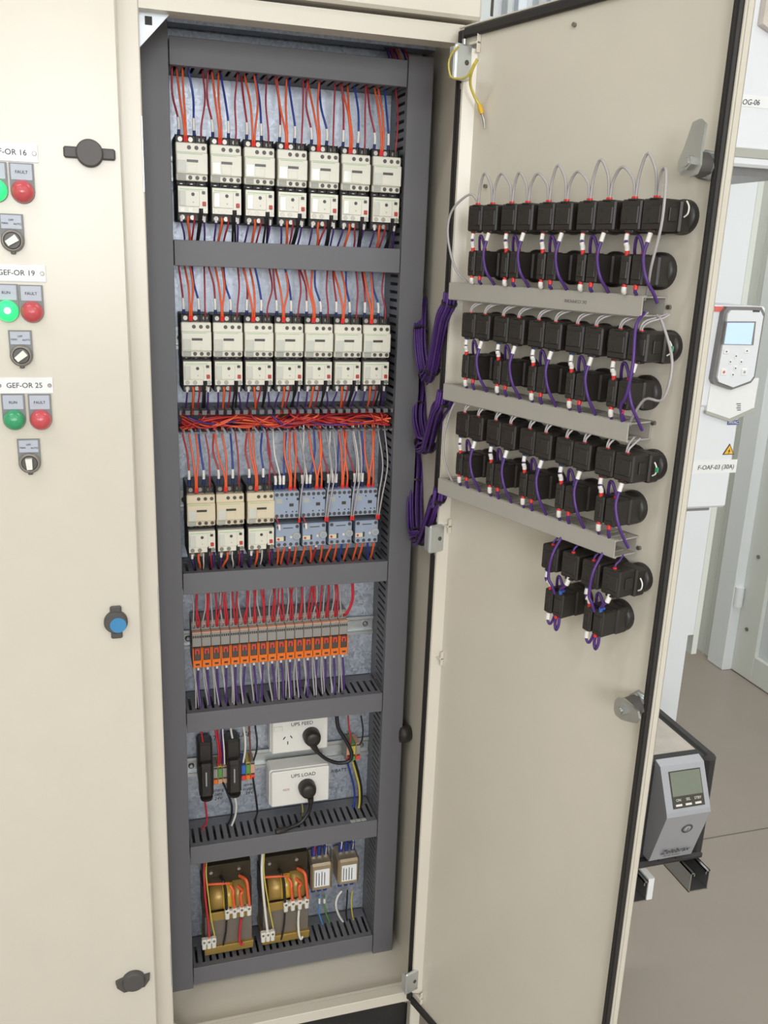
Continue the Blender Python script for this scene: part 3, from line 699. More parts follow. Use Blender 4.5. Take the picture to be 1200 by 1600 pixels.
# ------------------------------------------------------------------ orange relays
def make_relay(label):
    t = thing('relay_module', label, 'relay', (0, .0765, 0))     # face at y=.02 -> local -.0565
    MB().box(-.0076, .0076, -.040, 0, -.034, .046, .0008).box(-.0076, .0076, -.0530, -.030, .004, .030, .0006).build('body', 'relay_grey', t)
    MB().box(-.0076, .0076, -.0535, -.045, .0285, .0310, .0004).box(-.0076, .0076, -.0410, -.030, .0395, .0418, .0004).build('marker_strip', 'relay_peach', t)
    g = MB()
    for x in (-.0036, .0036):
        for q in (-.0018, .0018): g.box(x+q-.0012, x+q+.0012, -.0538, -.0525, .0205, .0245)
        g.box(x-.002, x+.002, -.0408, -.0395, .0330, .0380)
    g.build('wire_entry', 'window_dark', t)
    MB().box(-.0076, .0076, -.0500, -.030, -.0360, -.0240, .0008).box(-.0076, .0076, -.0580, -.040, -.0330, -.0195, .0008).box(-.0076, -.0060, -.0570, -.040, -.0200, .0030).box(.0060, .0076, -.0570, -.040, -.0200, .0030).build('retaining_clip', 'relay_orange', t)
    MB().box(-.0058, .0058, -.0565, -.040, -.0195, .0035, .0008).build('relay', 'relay_clear', t)
    MB().box(-.0040, -.0016, -.0580, -.0555, -.0080, .0012, .0005).box(.0016, .0040, -.0580, -.0555, -.0080, .0012, .0005).box(-.0040, .0040, -.0580, -.0555, -.0012, .0016, .0005).build('lever', 'relay_red', t)
    MB().box(-.0030, .0034, -.0584, -.0578, -.0282, -.0250).build('print', 'ink', t)
    return t
rl = None; XRL = [.0222+.01606*i for i in range(17)]
for i, x in enumerate(XRL):
    lab = '%s orange and grey plug-in relay from the left in the row of seventeen' % ORD[i]
    if rl is None: rl = make_relay(lab); rl.location = (x, .0765, .8975); rl['group'] = 'orange relays'
    else: dup(rl, (x, .0765, .8975), lab, 'orange relays')
    for j in range(3):
        cn = 'grey' if j == 0 else 'bright_red'
        dx = (-.0042, .0022, .0052)[j]; b = J(.004)
        y0 = .036
        pts = [(x+dx, y0, .9325), (x+dx+J(.001), y0-.003, .945), (x+dx+b+J(.003), .032, .972), (x+dx+b*1.5, .030+J(.008), 1.003), (x+dx+b*1.5, .032, 1.013)]
        if i == 16 and j > 0: pts = [(x+dx, y0, .9325), (x+dx+.004, y0-.006, .940), (x+dx+.013, .030, .965), (x+dx+.012, .032, 1.003), (x+dx+.012, .032, 1.013)]
        wire(pts, .0013 if j == 0 else .0016, 'wire_'+cn, ('pale grey wire' if j == 0 else ('left red wire' if j == 1 else 'right red wire'))+' rising from the %s orange relay' % ORD[i], 'wires above the orange relays', [], k=4)
    for j in range(3):
        cn = 'grey' if j < 2 else 'purple'; dx = (-.0055, -.0035, .0022)[j]; off = J(.004) + (.003 if j < 2 else 0)
        zt5 = ZD[4]+HD
        yy = .026+J(.008)
        pts = [(x+dx, .036, .864), (x+dx, .034, .853), (x+dx+off*.4+J(.002), .030, .825), (x+dx+off, yy, zt5+.004), (x+dx+off, yy, zt5-.006)]
        wire(pts, .0013 if j < 2 else .0018, 'wire_'+cn, ('left pale grey wire', 'right pale grey wire', 'purple wire with a white ferrule')[j]+' hanging from the %s orange relay' % ORD[i], 'wires below the orange relays', [('ferrule', 'sleeve_white', 0, .002, .009, .0023)] if j == 2 else [], k=4)

# ------------------------------------------------------------------ fifth bay: fuse holders, terminals, power sockets
def fuse_holder(x, label):
    t = thing('fuse_holder', label, 'fuse holder', (x, .0765, .655), 0, 'black fuse holders')
    b = MB().box(-.0130, .0130, -.036, 0, -.030, .050, .004).box(-.0125, .0125, -.052, -.020, -.052, .016, .005); b.build('body', 'black_plastic', t)
    MB().lathe((0, -.045, -.052), (0, 0, -1), [(0, .0115), (.004, .011), (.006, .007)], 18).build('end_cap', 'black_plastic', t)
    MB().box(-.0045, .0065, -.0530, -.0515, -.032, .006, .0006).build('rating_label', 'ink', t)
    MB().box(-.0015, .0005, -.0534, -.0528, -.026, .002).build('print', 'grey_label', t)
    return t
fuse_holder(.0340, 'left black fuse holder with a red wire, near the word BAT'); fuse_holder(.0840, 'right black fuse holder with white wires, near the word FUSE')
def terminal(x, z, cols, label, w=.0082):
    t = thing('terminal_block', label, 'terminal', (x, .0765, z), 0, 'rail terminals')
    MB().box(-w/2+.0002, w/2-.0002, -.036, 0, -.018, .018, .0008).build('body', cols[0], t)
    MB().box(-w/2+.0002, w/2-.0002, -.0375, -.034, -.004, .014, .0006).build('marker', cols[1], t)
    MB().box(-w/2+.0002, w/2-.0002, -.0372, -.034, -.0165, -.0075, .0006).build('lever', cols[2], t)
    MB().box(-w/2+.001, w/2-.001, -.0382, -.037, .0150, .0170).box(-w/2+.001, w/2-.001, -.0382, -.037, -.0062, -.0045).build('wire_entry', 'window_dark', t)
for k, (c_, l_) in enumerate(((('relay_grey', 'relay_grey', 'relay_orange'), 'grey terminal with an orange lever, beside the left fuse holder'), (('wire_yellow', 'wire_green', 'relay_peach'), 'green and yellow earth terminal between the two fuse holders'), (('relay_peach', 'relay_grey', 'relay_peach'), 'grey terminal just left of the right fuse holder'))):
    terminal(.0515+.0083*k, .637, c_, l_)
for k, (c_, l_) in enumerate(((('spade_blue', 'ferrule_blue', 'relay_red'), 'blue terminal just right of the right fuse holder'), (('wire_yellow', 'wire_green', 'relay_orange'), 'green and yellow earth terminal right of the blue terminal'), (('relay_grey', 'relay_peach', 'relay_red'), 'grey terminal with a red lever, left of the power sockets'))):
    terminal(.1020+.0083*k, .638, c_, l_)
for k, (c_, l_) in enumerate(((('relay_grey', 'relay_peach', 'relay_red'), 'grey terminal, first of three at the right end of the rail'), (('wire_green', 'wire_yellow', 'wire_green'), 'green and yellow earth terminal at the right end of the rail'), (('relay_peach', 'relay_grey', 'relay_red'), 'peach coloured terminal with a red lever at the right end of the rail'))):
    terminal(.3000+.0090*k, .650, c_, l_, .0088)
def outlet(x0, x1, z0, z1, yf, label, s, feed):
    t = thing('power_socket', label, 'socket', ((x0+x1)/2, .0765, (z0+z1)/2), 0, 'white power sockets')
    hx, hz = (x1-x0)/2, (z1-z0)/2; d = yf-.0765
    MB().box(-hx, hx, d+.006, 0, -hz, hz, .003).build('mounting_block', 'outlet_white', t)
    MB().box(-hx+.003, hx-.001, d, d+.008, -hz+.001, hz-.001, .002).build('plate', 'outlet_white', t)
    text('lettering', s, .0100, 'ink', t, (.004 if feed else .006, d-.0004, hz-.0125))
    if feed:
        MB().box(-hx+.006, -hx+.022, d-.002, d+.001, hz-.022, hz-.013, .0008).build('rocker_switch', 'outlet_white', t)
        for (a, b_, an) in ((-.0290, -.003, .6), (-.0160, -.002, -.6), (-.0225, -.0135, 0)):
            ca, sa = math.cos(an), math.sin(an); R = lambda p, q: (a+p*ca+q*sa, b_-p*sa+q*ca)
            MB().prism([R(-.0009, -.0032), R(.0009, -.0032), R(.0009, .0032), R(-.0009, .0032)], 'y', d-.0004, d+.001).build('slot', 'ink', t)
    else:
        text('lettering', '\u2261230', .006, 'ink_red', t, (-.026, d-.0004, -.002))
    return t
outlet(.1525, .2610, .6625, .7330, .045, 'white power socket marked UPS FEED', 'UPS FEED', True)
outlet(.1485, .2620, .5604, .6350, .030, 'white power socket marked UPS LOAD', 'UPS LOAD', False)
def plug(px, py, yf, pts, label):
    c = P(px, py, yf-.012); c = Vector((c.x, yf, c.z))
    t = thing('power_plug', label, 'plug', c, 0, 'black power plugs')
    MB().lathe((0, 0, 0), (0, -1, 0), [(0, .0162), (.012, .0162), (.020, .0140), (.0225, .0120), (.0230, .004)], 28).build('plug_body', 'black_plastic', t)
    q = [Vector(p)-c for p in pts]
    MB().tube(spline([q[0], q[1]], 4), [.0062, .0058, .0056, .0050, .0046], 10).build('strain_relief', 'black_plastic', t)
    MB().tube(spline(q[1:], 6), .0036, 8).build('cable', 'wire_black', t)
    return t
p1 = [P(488, 1163, .033), P(496, 1175, .034), P(510, 1186, .034), P(528, 1192, .034), P(545, 1189, .033), P(549.5, 1177, .033), P(541, 1158, .036), P(529, 1138, .040), P(526, 1118, .045)]
plug(488, 1153, .045, p1, 'black plug in the UPS FEED socket, its cable looping up to the duct above')
zt6 = ZD[5]+HD
p2 = [P(485, 1246, .016), P(486, 1254, .016), P(482, 1269, .018), PZ(470, 1285, zt6+.009), PZ(455, 1292, zt6+.005), PZ(438, 1298, zt6+.004)]
pl = plug(481, 1234, .030, p2, 'black plug in the UPS LOAD socket, its cable lying on the duct below')
e = PZ(447, 1295, zt6+.006)-pl.location; e2 = PZ(431, 1300, zt6+.006)-pl.location
MB().tube([e, e.lerp(e2, .3), e.lerp(e2, .8), e2], [.0045, .0056, .0056, .0045], 10).build('cable_sheath', 'black_plastic', pl)
def wpx(pts, r, cn, label, group, parts=()): return wire([P(*p) for p in pts], r, 'wire_'+cn, label, group, parts)
G5 = 'loose wires of the socket bay'
wpx([(321, 1180, .052), (318, 1165, .048), (315, 1147, .045), (314.5, 1136, .045)], .0018, 'bright_red', 'short red wire entering the top of the left fuse holder', G5)
wpx([(319.5, 1246, .035), (322, 1266, .040), (323, 1284, .045), (317, 1294, .046), (316, 1300, .050)], .0018, 'bright_red', 'red wire hanging from the bottom of the left fuse holder', G5)
wpx([(340, 1196, .044), (342, 1180, .040), (340, 1160, .040), (337, 1144, .042), (336, 1132, .044)], .0018, 'bright_red', 'red wire dropping into the terminals between the fuse holders, left one of two', G5)
wpx([(343, 1194, .046), (345, 1178, .044), (342, 1158, .044), (340, 1142, .046), (340, 1130, .046)], .0014, 'bright_red', 'red wire dropping into the terminals between the fuse holders, right one of two', G5)
wpx([(347, 1196, .050), (347, 1170, .050), (346, 1140, .050), (346, 1128, .050)], .0018, 'purple', 'purple wire behind the red ones between the fuse holders', G5)
wpx([(351, 1194, .040), (350, 1170, .038), (348, 1145, .040), (348, 1130, .042)], .0014, 'white', 'thin white wire just left of the right fuse holder', G5)
wpx([(365, 1171, .056), (364, 1158, .050), (361, 1142, .048), (360, 1130, .048)], .0020, 'white', 'white wire entering the top of the right fuse holder', G5)
wpx([(380, 1191, .040), (383, 1172, .036), (383, 1152, .038), (381, 1139, .042), (380, 1126, .044)], .0020, 'white', 'white wire dropping into the blue terminal', G5)
wpx([(390, 1190, .045), (391, 1170, .045), (390, 1150, .046), (389, 1126, .046)], .0016, 'brown', 'brown wire dropping into the earth terminal beside the blue one', G5)
wpx([(396.5, 1188, .040), (401, 1172, .038), (401.5, 1155, .040), (399, 1137, .044), (399, 1122, .046)], .0017, 'black', 'black wire dropping into the terminal left of the power sockets', G5)
wpx([(348, 1222, .040), (355, 1238, .040), (362, 1258, .042), (361, 1278, .048), (354, 1292, .050), (354, 1298, .052)], .0021, 'black', 'black wire hanging below the terminals between the fuse holders', G5)
wpx([(365.5, 1242, .036), (369, 1255, .040), (368, 1273, .046), (362, 1290, .048), (361, 1297, .052)], .0021, 'white', 'white wire hanging from the bottom of the right fuse holder', G5)
wpx([(395, 1214, .040), (397, 1228, .042), (400, 1248, .046), (402, 1268, .050), (399, 1280, .050), (399, 1286, .052)], .0019, 'black', 'black wire hanging below the terminal left of the power sockets', G5)
wpx([(547, 1163, .040), (547, 1150, .042), (545, 1135, .046), (544, 1118, .048)], .0016, 'bright_red', 'red wire dropping into the terminals at the right end of the rail', G5)
wpx([(562, 1164, .040), (566, 1155, .040), (567, 1138, .044), (564, 1118, .048)], .0016, 'black', 'thin black wire curving into the terminals at the right end of the rail', G5)
wpx([(543, 1192, .046), (548, 1210, .050), (553, 1230, .052), (554, 1250, .052), (551, 1264, .050), (550, 1270, .052)], .0020, 'blue', 'blue wire hanging from the terminals at the right end of the rail', G5)
wpx([(551, 1190, .042), (556, 1208, .046), (561, 1228, .048), (562, 1250, .048), (560, 1266, .046), (560, 1272, .05)], .0020, 'yellow', 'yellow-green wire hanging from the terminals at the right end of the rail', G5)
wpx([(554, 1189, .046), (559, 1205, .050), (564, 1228, .052), (565, 1250, .052), (562, 1268, .048), (562, 1274, .05)], .0024, 'black', 'thick black wire hanging beside the yellow-green one', G5)
wpx([(472, 1256, .060), (473, 1266, .058), (472, 1276, .056)], .0012, 'yellow', 'short yellow wire peeping out below the UPS LOAD socket', G5)
# strip of printed markers lying on the duct edge
mk = thing('marker_strip', 'strip of small grey cable markers on the edge of the duct below the sockets', 'label', PZ(560, 1282, zt6))
a = PZ(546, 1284, zt6); b_ = PZ(574, 1280, zt6)
for k in range(3): MB().box(-.0155+.0105*k, -.0060+.0105*k, -.004, .004, 0, .0012, .0004).build('marker_tag', 'grey_label', mk)
# handwriting on the plate
def hand(s, px, py, size, rot=0., mt='ink'):
    q = P(px, py, .0848); text('handwriting', s, size, mt, CAB, Vector((q.x, .0846, q.z))-CAB.location, (PI/2, rot, 0), shear=.15)
hand('BAT', 328, 1154, .014, .05); hand('FUSE', 379, 1148, .014, .05)
hand('charg\nbatt\n24V', 341, 1241, .0092, .0); hand('inver\nsupply\n24V', 389, 1232, .0092, .0); hand('R/BATT', 529, 1204, .0095, .0)

# ------------------------------------------------------------------ lowest bay: transformers and filters
def transformer(x, lab):
    t = thing('transformer', lab, 'transformer', (x, .085, .268), 0, 'transformers')
    # local: x -.045...045, y 0 (plate) .. -.08, z 0 up
    MB().box(-.044, .044, -.066, -.002, .012, .084, .001).build('lower_core', 'core_grey', t)
    MB().box(-.044, .044, -.052, -.002, .140, .185, .001).build('upper_core', 'core_brown', t)
    for x0_ in (-.046, .040): MB().box(x0_, x0_+.006, -.050, -.002, .080, .142).build('side_core', 'core_brown', t)
    MB().box(-.046, .046, -.069, -.001, .001, .016, .001).box(-.046, .046, -.072, -.060, .015, .020, .0006).build('mounting_foot', 'brass', t)
    MB().box(-.036, .044, -.069, -.0655, .076, .094, .0006).build('bracket', 'brass', t)
    MB().lathe((-.034, -.044, .114), (1, 0, 0), [(0, .020), (.001, .0265), (.024, .0265), (.025, .026)], 26).build('winding', 'copper_wind', t)
    MB().lathe((-.010, -.044, .116), (1, 0, 0), [(0, .0262), (.0005, .0285), (.019, .0285), (.0195, .028)], 26).build('yellow_tape', 'tape_yellow', t)
    MB().lathe((.009, -.044, .117), (1, 0, 0), [(0, .0295), (.0005, .0305), (.026, .0305), (.027, .024)], 26).build('winding', 'copper_wind', t)
    for sx, sz in ((.022, .172), (-.03, .172)): MB().lathe((sx, -.052, sz), (0, -1, 0), [(0, .004), (.003, .0035)], 6).build('bolt', 'steel', t)
    return t
transformer(.0690, 'left transformer with yellow tape and a red wire'); transformer(.1785, 'right transformer with yellow tape and a white wire')
def strip(px, py, yf, n, label, pitch=.0135):
    c = P(px, py, yf); t = thing('terminal_strip', label, 'terminal strip', c, 0, 'white screw terminal strips')
    for k in range(n):
        x = pitch*(k-(n-1)/2)
        MB().box(x-.0045, x+.0045, .0, .010, -.003, .0095, .0015).box(x-.0038, x+.0038, .0, .008, -.0125, .0, .0015).build('terminal', 'nylon', t)
        MB().lathe((x, .001, .004), (0, -1, 0), [(0, .0026), (.0014, .0024)], 10).build('screw', 'screw_metal', t)
    MB().box(-pitch*(n-1)/2, pitch*(n-1)/2, .002, .008, -.001, .0055).build('web', 'nylon', t)
    return t
G6 = 'transformer leads'
for (ox, oy, nm, alt) in ((0, 0, 'left', 'red'), (91, -11.5, 'right', 'white')):
    strip(372.5+ox, 1426+oy, .006, 4, 'four-way white terminal strip on the front of the %s transformer' % nm)
    strip((327 if ox == 0 else 419), (1475 if ox == 0 else 1464), -.0005, 3, 'three-way white terminal strip at the foot of the %s transformer' % nm, .0090)
    def q(x, y, Y): return P(x+ox, y+oy, Y)
    for k, (xa, ya) in enumerate(((359, 1383), (371, 1384), (374, 1368))):
        xb = 366+12*k+ox; yb = 1418-1.5*k+oy
        wire([P(xa+ox, ya+oy, .014+.006*k), P(xa+5+3*k+ox, ya+8+oy, .008), P(xb-2, yb-18, .004), P(xb, yb, .009)], .0030 if True else .002, 'wire_orange', '%s thick orange lead into the terminal strip of the %s transformer' % (ORD[k], nm), G6)
    wire([q(344, 1370, .040), q(348, 1375, .012), q(352, 1390, .008), q(354, 1421, .009)], .0028, 'wire_black', 'black lead over the yellow tape of the %s transformer' % nm, G6)
    wire([q(324, 1382, .012), q(340, 1381, .006), q(358, 1380, .010)], .0024, 'wire_orange', 'orange lead lying across the coil of the %s transformer' % nm, G6)
    wire([q(354, 1439, .010), q(353, 1455, .012), q(350, 1472, .012), q(348, 1480, .018)], .0018, 'wire_black', 'black lead hanging under the terminal strip of the %s transformer' % nm, G6)
    if nm == 'left':
        wire([q(377, 1435, .010), q(375, 1450, .008), q(374, 1468, .006), q(377, 1476, .006), q(380, 1473, .008)], .0024, 'wire_bright_red', 'red lead hanging under the terminal strip of the left transformer', G6)
        wire([P(327, 1466, .006), P(325, 1440, .006), P(321, 1405, .006), P(319, 1375, .010), P(319, 1345, .028)], .0022, 'wire_bright_red', 'long red wire down to the foot of the left transformer', G6)
        wire([P(336, 1465, .006), P(330, 1435, .006), P(325, 1395, .006), P(322, 1365, .012), P(323, 1344, .028)], .0014, 'wire_yellow', 'long yellow-green wire down to the foot of the left transformer', G6)
    else:
        wire([P(467, 1422, .010), P(466, 1440, .008), P(467, 1458, .004), P(470, 1467, .004), P(473, 1463, .006)], .0024, 'wire_white', 'white lead hanging under the terminal strip of the right transformer', G6)
        wire([P(418, 1455, .006), P(415, 1430, .006), P(411, 1390, .006), P(409, 1360, .012), P(410, 1332, .028)], .0026, 'wire_white', 'long white wire down to the foot of the right transformer', G6)
        wire([P(427, 1450, .006), P(421, 1420, .006), P(415, 1385, .006), P(412, 1358, .014), P(413, 1331, .028)], .0014, 'wire_yellow', 'long yellow-green wire down to the foot of the right transformer', G6)
def filt(px0, py0, px1, py1, lab):
    a = P(px0, py0, .030); b_ = P(px1, py1, .030)
    cx = (a.x+b_.x)/2; hx = (b_.x-a.x)/2; z1, z0 = a.z, b_.z; hz = (z1-z0)/2; cz = (z0+z1)/2
    t = thing('line_filter', lab, 'filter', (cx, .085, cz), 0, 'line filters')
    MB().box(-hx, hx, -.055, -.002, -hz, hz, .004).build('case', 'filter_case', t)
    MB().box(-hx-.004, -hx+.001, -.012, 0, -hz*.8, hz*.9).box(hx-.001, hx+.004, -.012, 0, -hz*.8, hz*.9).build('flange', 'steel', t)
    MB().box(-hx+.007, hx-.006, -.0556, -.0548, -hz+.010, hz-.012, .0002).build('label_sticker', 'plate_white', t)
    g = MB()
    for k in range(4): g.box(-hx+.010+.0055*k, -hx+.0115+.0055*k, -.0560, -.0555, -hz+.013, hz-.017-.002*(k % 2))
    g.build('print', 'sleeve_print', t)
    for k in range(3):
        x = (-.012, 0, .012)[k]
        MB().box(x-.0042, x+.0042, -.036, -.029, hz+.004, hz+.026, .0015).build('spade_connector', 'spade_blue', t)
        MB().box(x-.003, x+.003, -.0335, -.0315, hz-.002, hz+.006).build('tab', 'steel', t)
        MB().box(x-.0038, x+.0038, -.036, -.030, -hz-.018, -hz-.002, .0015).build('spade_connector', 'spade_blue', t)
    return t
filt(486, 1353, 519, 1389, 'left line filter, a tan metal box with a white sticker'); filt(529, 1346, 561, 1380, 'right line filter, a tan metal box with a white sticker')
GF = 'filter wires'
wpx([(499, 1398, .050), (499, 1412, .050), (498, 1425, .050), (502, 1438, .052), (504, 1444, .054)], .0018, 'light_blue', 'light blue wire under the left line filter', GF, [('sleeve', 'sleeve_white', 0, .008, .012, .0024)])
wpx([(507, 1400, .050), (507, 1412, .050), (509, 1426, .050), (514, 1438, .052), (515, 1443, .054)], .0015, 'green', 'green-yellow wire under the left line filter', GF, [('sleeve', 'sleeve_white', 0, .006, .010, .0024)])
wpx([(534, 1392, .050), (527, 1402, .048), (525, 1416, .046), (530, 1431, .048), (536, 1440, .052)], .0024, 'white', 'curved white wire under the right line filter', GF)
wpx([(543, 1391, .050), (542, 1410, .050), (541, 1428, .050), (543, 1441, .052)], .0017, 'black', 'black wire under the right line filter', GF)
wpx([(551, 1391, .050), (549, 1406, .050), (550, 1425, .048), (553, 1440, .052)], .0014, 'yellow', 'yellow-green wire under the right line filter', GF)
for k in range(3):
    wpx([(491+9*k, 1335, .050), (492+9*k, 1325, .050), (493+9*k, 1314, .052)], .0015, ('bright_red', 'black', 'yellow')[k], ('red', 'black', 'yellow-green')[k]+' wire entering the top of the left line filter', GF)
for k in range(3):
    wpx([(533+9*k, 1326, .050), (534+9*k, 1318, .050), (534+9*k, 1310, .052)], .0015, ('white', 'black', 'yellow')[k], ('white', 'black', 'yellow-green')[k]+' wire entering the top of the right line filter', GF)

# ------------------------------------------------------------------ things on the open door (door coordinates u, w, z)
def dthing(name, label, cat, u, w, z, group=None): return thing(name, label, cat, door_world((u, w, z)), PHI, group)
TZ = [1.4985, 1.3583, 1.2187]; TH = .0215; TD = .042
TL = ['topmost grey trunking on the open door', 'middle grey trunking on the open door', 'lowest grey trunking on the open door']
for i, z in enumerate(TZ):
    t = dthing('wiring_duct', TL[i], 'duct', .217, 0, z, 'trunking on the open door')
    u0, u1 = .0485-.217, .3880-.217
    g = MB()
    for zz in (0, TH-.0016):
        g.box(u0, u1, -.0405, -.0385, zz, zz+.0016).box(u0, u1, -.008, -.001, zz, zz+.0016)
        n = 27; p = (u1-u0)/n
        for k in range(n): g.box(u0+p*k+(0 if k == 0 else .0017), u0+p*(k+1)-(.0017 if k < n-1 else 0), -.0385, -.008, zz, zz+.0016)
    g.box(u0, u1, -.0022, -.0004, 0, TH)
    g.build('duct_body', 'trunk_grey', t)
    g = MB().box(u0, u1, -TD, -.0402, -.0004, TH+.0004, .0004).box(u0, u1, -.0402, -.037, TH-.0001, TH+.0012).box(u0, u1, -.0402, -.037, -.0012, .0001)
    g.box(u1-.03, u1-.0005, -.0035, -.0022, .0016, TH-.0016)
    g.build('duct_cover', 'trunk_grey', t)
    if i == 0: text('lettering', 'DC COMMONS', .0052, 'ink_faint', t, (.072, -TD-.0003, .0105), (PI/2, PI, 0))
def make_led_block(label):
    t = thing('pilot_light_block', label, 'contact block')
    MB().lathe((.004, 0, 0), (0, -1, 0), [(0, .0185), (.006, .0185), (.009, .0165), (.010, .012)], 24).build('fixing_nut', 'black_plastic', t)
    MB().box(-.013, .017, -.024, -.006, -.0175, .0165, .002).build('collar', 'black_plastic', t)
    b = MB().box(-.0145, .0135, -.049, -.022, -.0160, .0165, .0018).box(-.0120, .0110, -.0505, -.045, -.0090, .0100, .001).box(-.0060, .0060, -.0498, -.040, .0150, .0172, .0008).box(-.0060, .0060, -.0498, -.040, -.0178, -.0150, .0008)
    b.box(.0135, .0155, -.040, -.028, -.006, .008, .0006).build('contact_block', 'black_plastic', t)
    MB().lathe((-.0050, -.0505, .0060), (0, -1, 0), [(0, .0022), (.0004, .0021)], 10).lathe((-.0050, -.0505, -.0052), (0, -1, 0), [(0, .0022), (.0004, .0021)], 10).build('screw_hole', 'rubber', t)
    return t
def make_sel_block(label):
    t = thing('selector_block', label, 'contact block')
    MB().lathe((.004, 0, 0), (0, -1, 0), [(0, .0205), (.007, .0205), (.010, .0180), (.011, .013)], 26).build('fixing_nut', 'black_plastic', t)
    MB().box(-.014, .020, -.026, -.006, -.0165, .0165, .002).build('collar', 'black_plastic', t)
    for x, w_ in ((-.0150, .0138), (.0008, .0170)):
        MB().box(x, x+w_, -.049, -.024, -.0160, .0160, .0016).box(x+.002, x+w_-.002, -.0505, -.045, -.0100, .0095, .001).box(x+.003, x+w_-.003, -.0475, -.036, .0150, .0170, .0006).build('contact_block', 'black_plastic', t)
    MB().lathe((-.0082, -.0505, .0045), (0, -1, 0), [(0, .0022), (.0004, .0021)], 10).lathe((-.0082, -.0505, -.0050), (0, -1, 0), [(0, .0022), (.0004, .0021)], 10).build('screw_hole', 'rubber', t)
    return t
RWN = ['top', 'second', 'third', 'lowest']
ROWZ = [1.6040, 1.4660, 1.3300, 1.1905]       # centre of led blocks
SELZ = [1.5470, 1.4110, 1.2735, 1.1340]
TIPZ = [1.6220, 1.4838, 1.3475, 1.2090]
UL = [.103+.0652*(k//2)+(.0292 if k % 2 else 0) for k in range(10)]
US = [.1095+.0655*k for k in range(5)]
led = selb = None
for r in range(4):
    ul = UL if r < 3 else [.2916, .3265, .3604, .3930]
    us = US if r < 3 else [.3045, .3715]
    n = len(ul)
    for k, u in enumerate(ul):
        lab = '%s black pilot light block from the left in the %s row on the open door' % (ORD[k], RWN[r])
        loc = door_world((u+.0005, 0, ROWZ[r]))
        if led is None: led = make_led_block(lab); led.location = loc; led.rotation_euler.z = PHI; led['group'] = 'black pilot light blocks'
        else: dup(led, loc, lab, 'black pilot light blocks', PHI)
    for k, u in enumerate(us):
        lab = '%s black selector block from the left below the %s row of pilot light blocks' % (ORD[k], RWN[r])
        loc = door_world((u, 0, SELZ[r]))
        if selb is None: selb = make_sel_block(lab); selb.location = loc; selb.rotation_euler.z = PHI; selb['group'] = 'black selector blocks'
        else: dup(selb, loc, lab, 'black selector blocks', PHI)
    zt = TIPZ[r]; w = -.0445
    gl = 'grey wires of the %s row on the door' % RWN[r]; gp = 'purple wires of the %s row on the door' % RWN[r]
    fr_ = ('ferrule', 'ferrule_red', 0, 0, .0085, .0026); fe = ('ferrule', 'ferrule_red', 1, 0, .0085, .0026)
    if r == 0:
        for k in range(n-1):
            h = .034+J(.004)+(.008 if k in (4, 6, 8) else 0); a, b_ = ul[k]+.0012, ul[k+1]-.0012
            wire([(a, w, zt-.007), (a, w, zt+.004), (a+.003, w-.001, zt+h*.6), ((a+b_)/2, w-.004, zt+h), (b_-.003, w-.001, zt+h*.6), (b_, w, zt+.004), (b_, w, zt-.007)], .0016, 'wire_grey',
                 'grey looped wire joining the %s and %s pilot light blocks of the top row' % (ORD[k], ORD[k+1]), gl, [fr_, fe], True)
        wire([(ul[0]-.002, w, zt-.007), (ul[0]-.002, w, zt+.004), (ul[0]-.012, w-.006, zt+.012), (.062, w-.010, zt-.008), (.056, w-.010, zt-.040), (.068, w-.004, zt-.082), (.083, -.038, TZ[0]+TH+.002), (.085, -.034, TZ[0]+TH-.006)], .0016, 'wire_grey', 'long grey wire curving left from the top row into the trunking below', gl, [fr_], True)
        wire([(ul[9]+.002, w, zt-.007), (ul[9]+.002, w, zt+.004), (ul[9]+.006, w-.004, zt+.024), (ul[9]+.014, w-.008, zt+.026), (ul[9]+.020, w-.012, zt+.005), (ul[9]+.020, w-.012, zt-.030), (ul[9]+.010, w-.008, zt-.070), (.388, -.036, TZ[0]+TH+.006), (.382, -.032, TZ[0]+TH-.004)], .0016, 'wire_grey', 'long grey wire curving down at the right end of the top row', gl, [fr_], True)
    else:
        for k in range(n):
            for s_ in ((-1, 1) if r != 3 else (1,)):
                u = ul[k]+.0012*s_
                if r == 1: pts = [(u, w, zt-.008), (u, w, zt+.003), (u+.004+.002*s_, w+.004, zt+.010), (u+.012+.003*s_, w+.014, zt+.0145), (u+.018, w+.020, TZ[0]+.004)]
                elif r == 2: pts = [(u, w, zt-.008), (u, w, zt+.003), (u+.002*s_, w+.006, zt+.010), (u+.003*s_, w+.014, TZ[1]+.005)]
                else: pts = [(u, w, zt-.008), (u, w, zt+.003), (u+.001, w+.005, zt+.008), (u, w+.012, TZ[2]+.004)]
                wire(pts, .0013, 'wire_grey' if r < 3 else 'wire_purple', ('%s grey strand' % ('left' if s_ < 0 else 'right') if r < 3 else 'short purple wire')+' above the %s pilot light block, %s door row' % (ORD[k], RWN[r]), gl if r < 3 else gp, [fr_] if s_ > 0 else [], True, k=4)
        if r == 1:
            wire([(.400, -.030, TZ[0]+.002), (.412, -.034, TZ[0]-.006), (.432, -.036, TZ[0]-.045), (.428, -.038, TZ[0]-.085), (.405, -.040, TZ[1]+TH+.030), (.386, -.036, TZ[1]+TH+.004), (.382, -.032, TZ[1]+TH-.004)], .0016, 'wire_grey', 'long grey wire curving down at the right end of the second row', gl, [], True)
            wire([(.386, -.034, TZ[0]+.004), (.3895, -.050, TZ[0]-.010), (.396, -.056, TZ[0]-.050), (.392, -.056, TZ[0]-.085), (.382, -.052, TZ[1]+TH+.018), (.378, -.034, TZ[1]+TH-.004)], .0020, 'wire_purple', 'long purple wire passing down in front of the right end of the second row', gp, [], True)
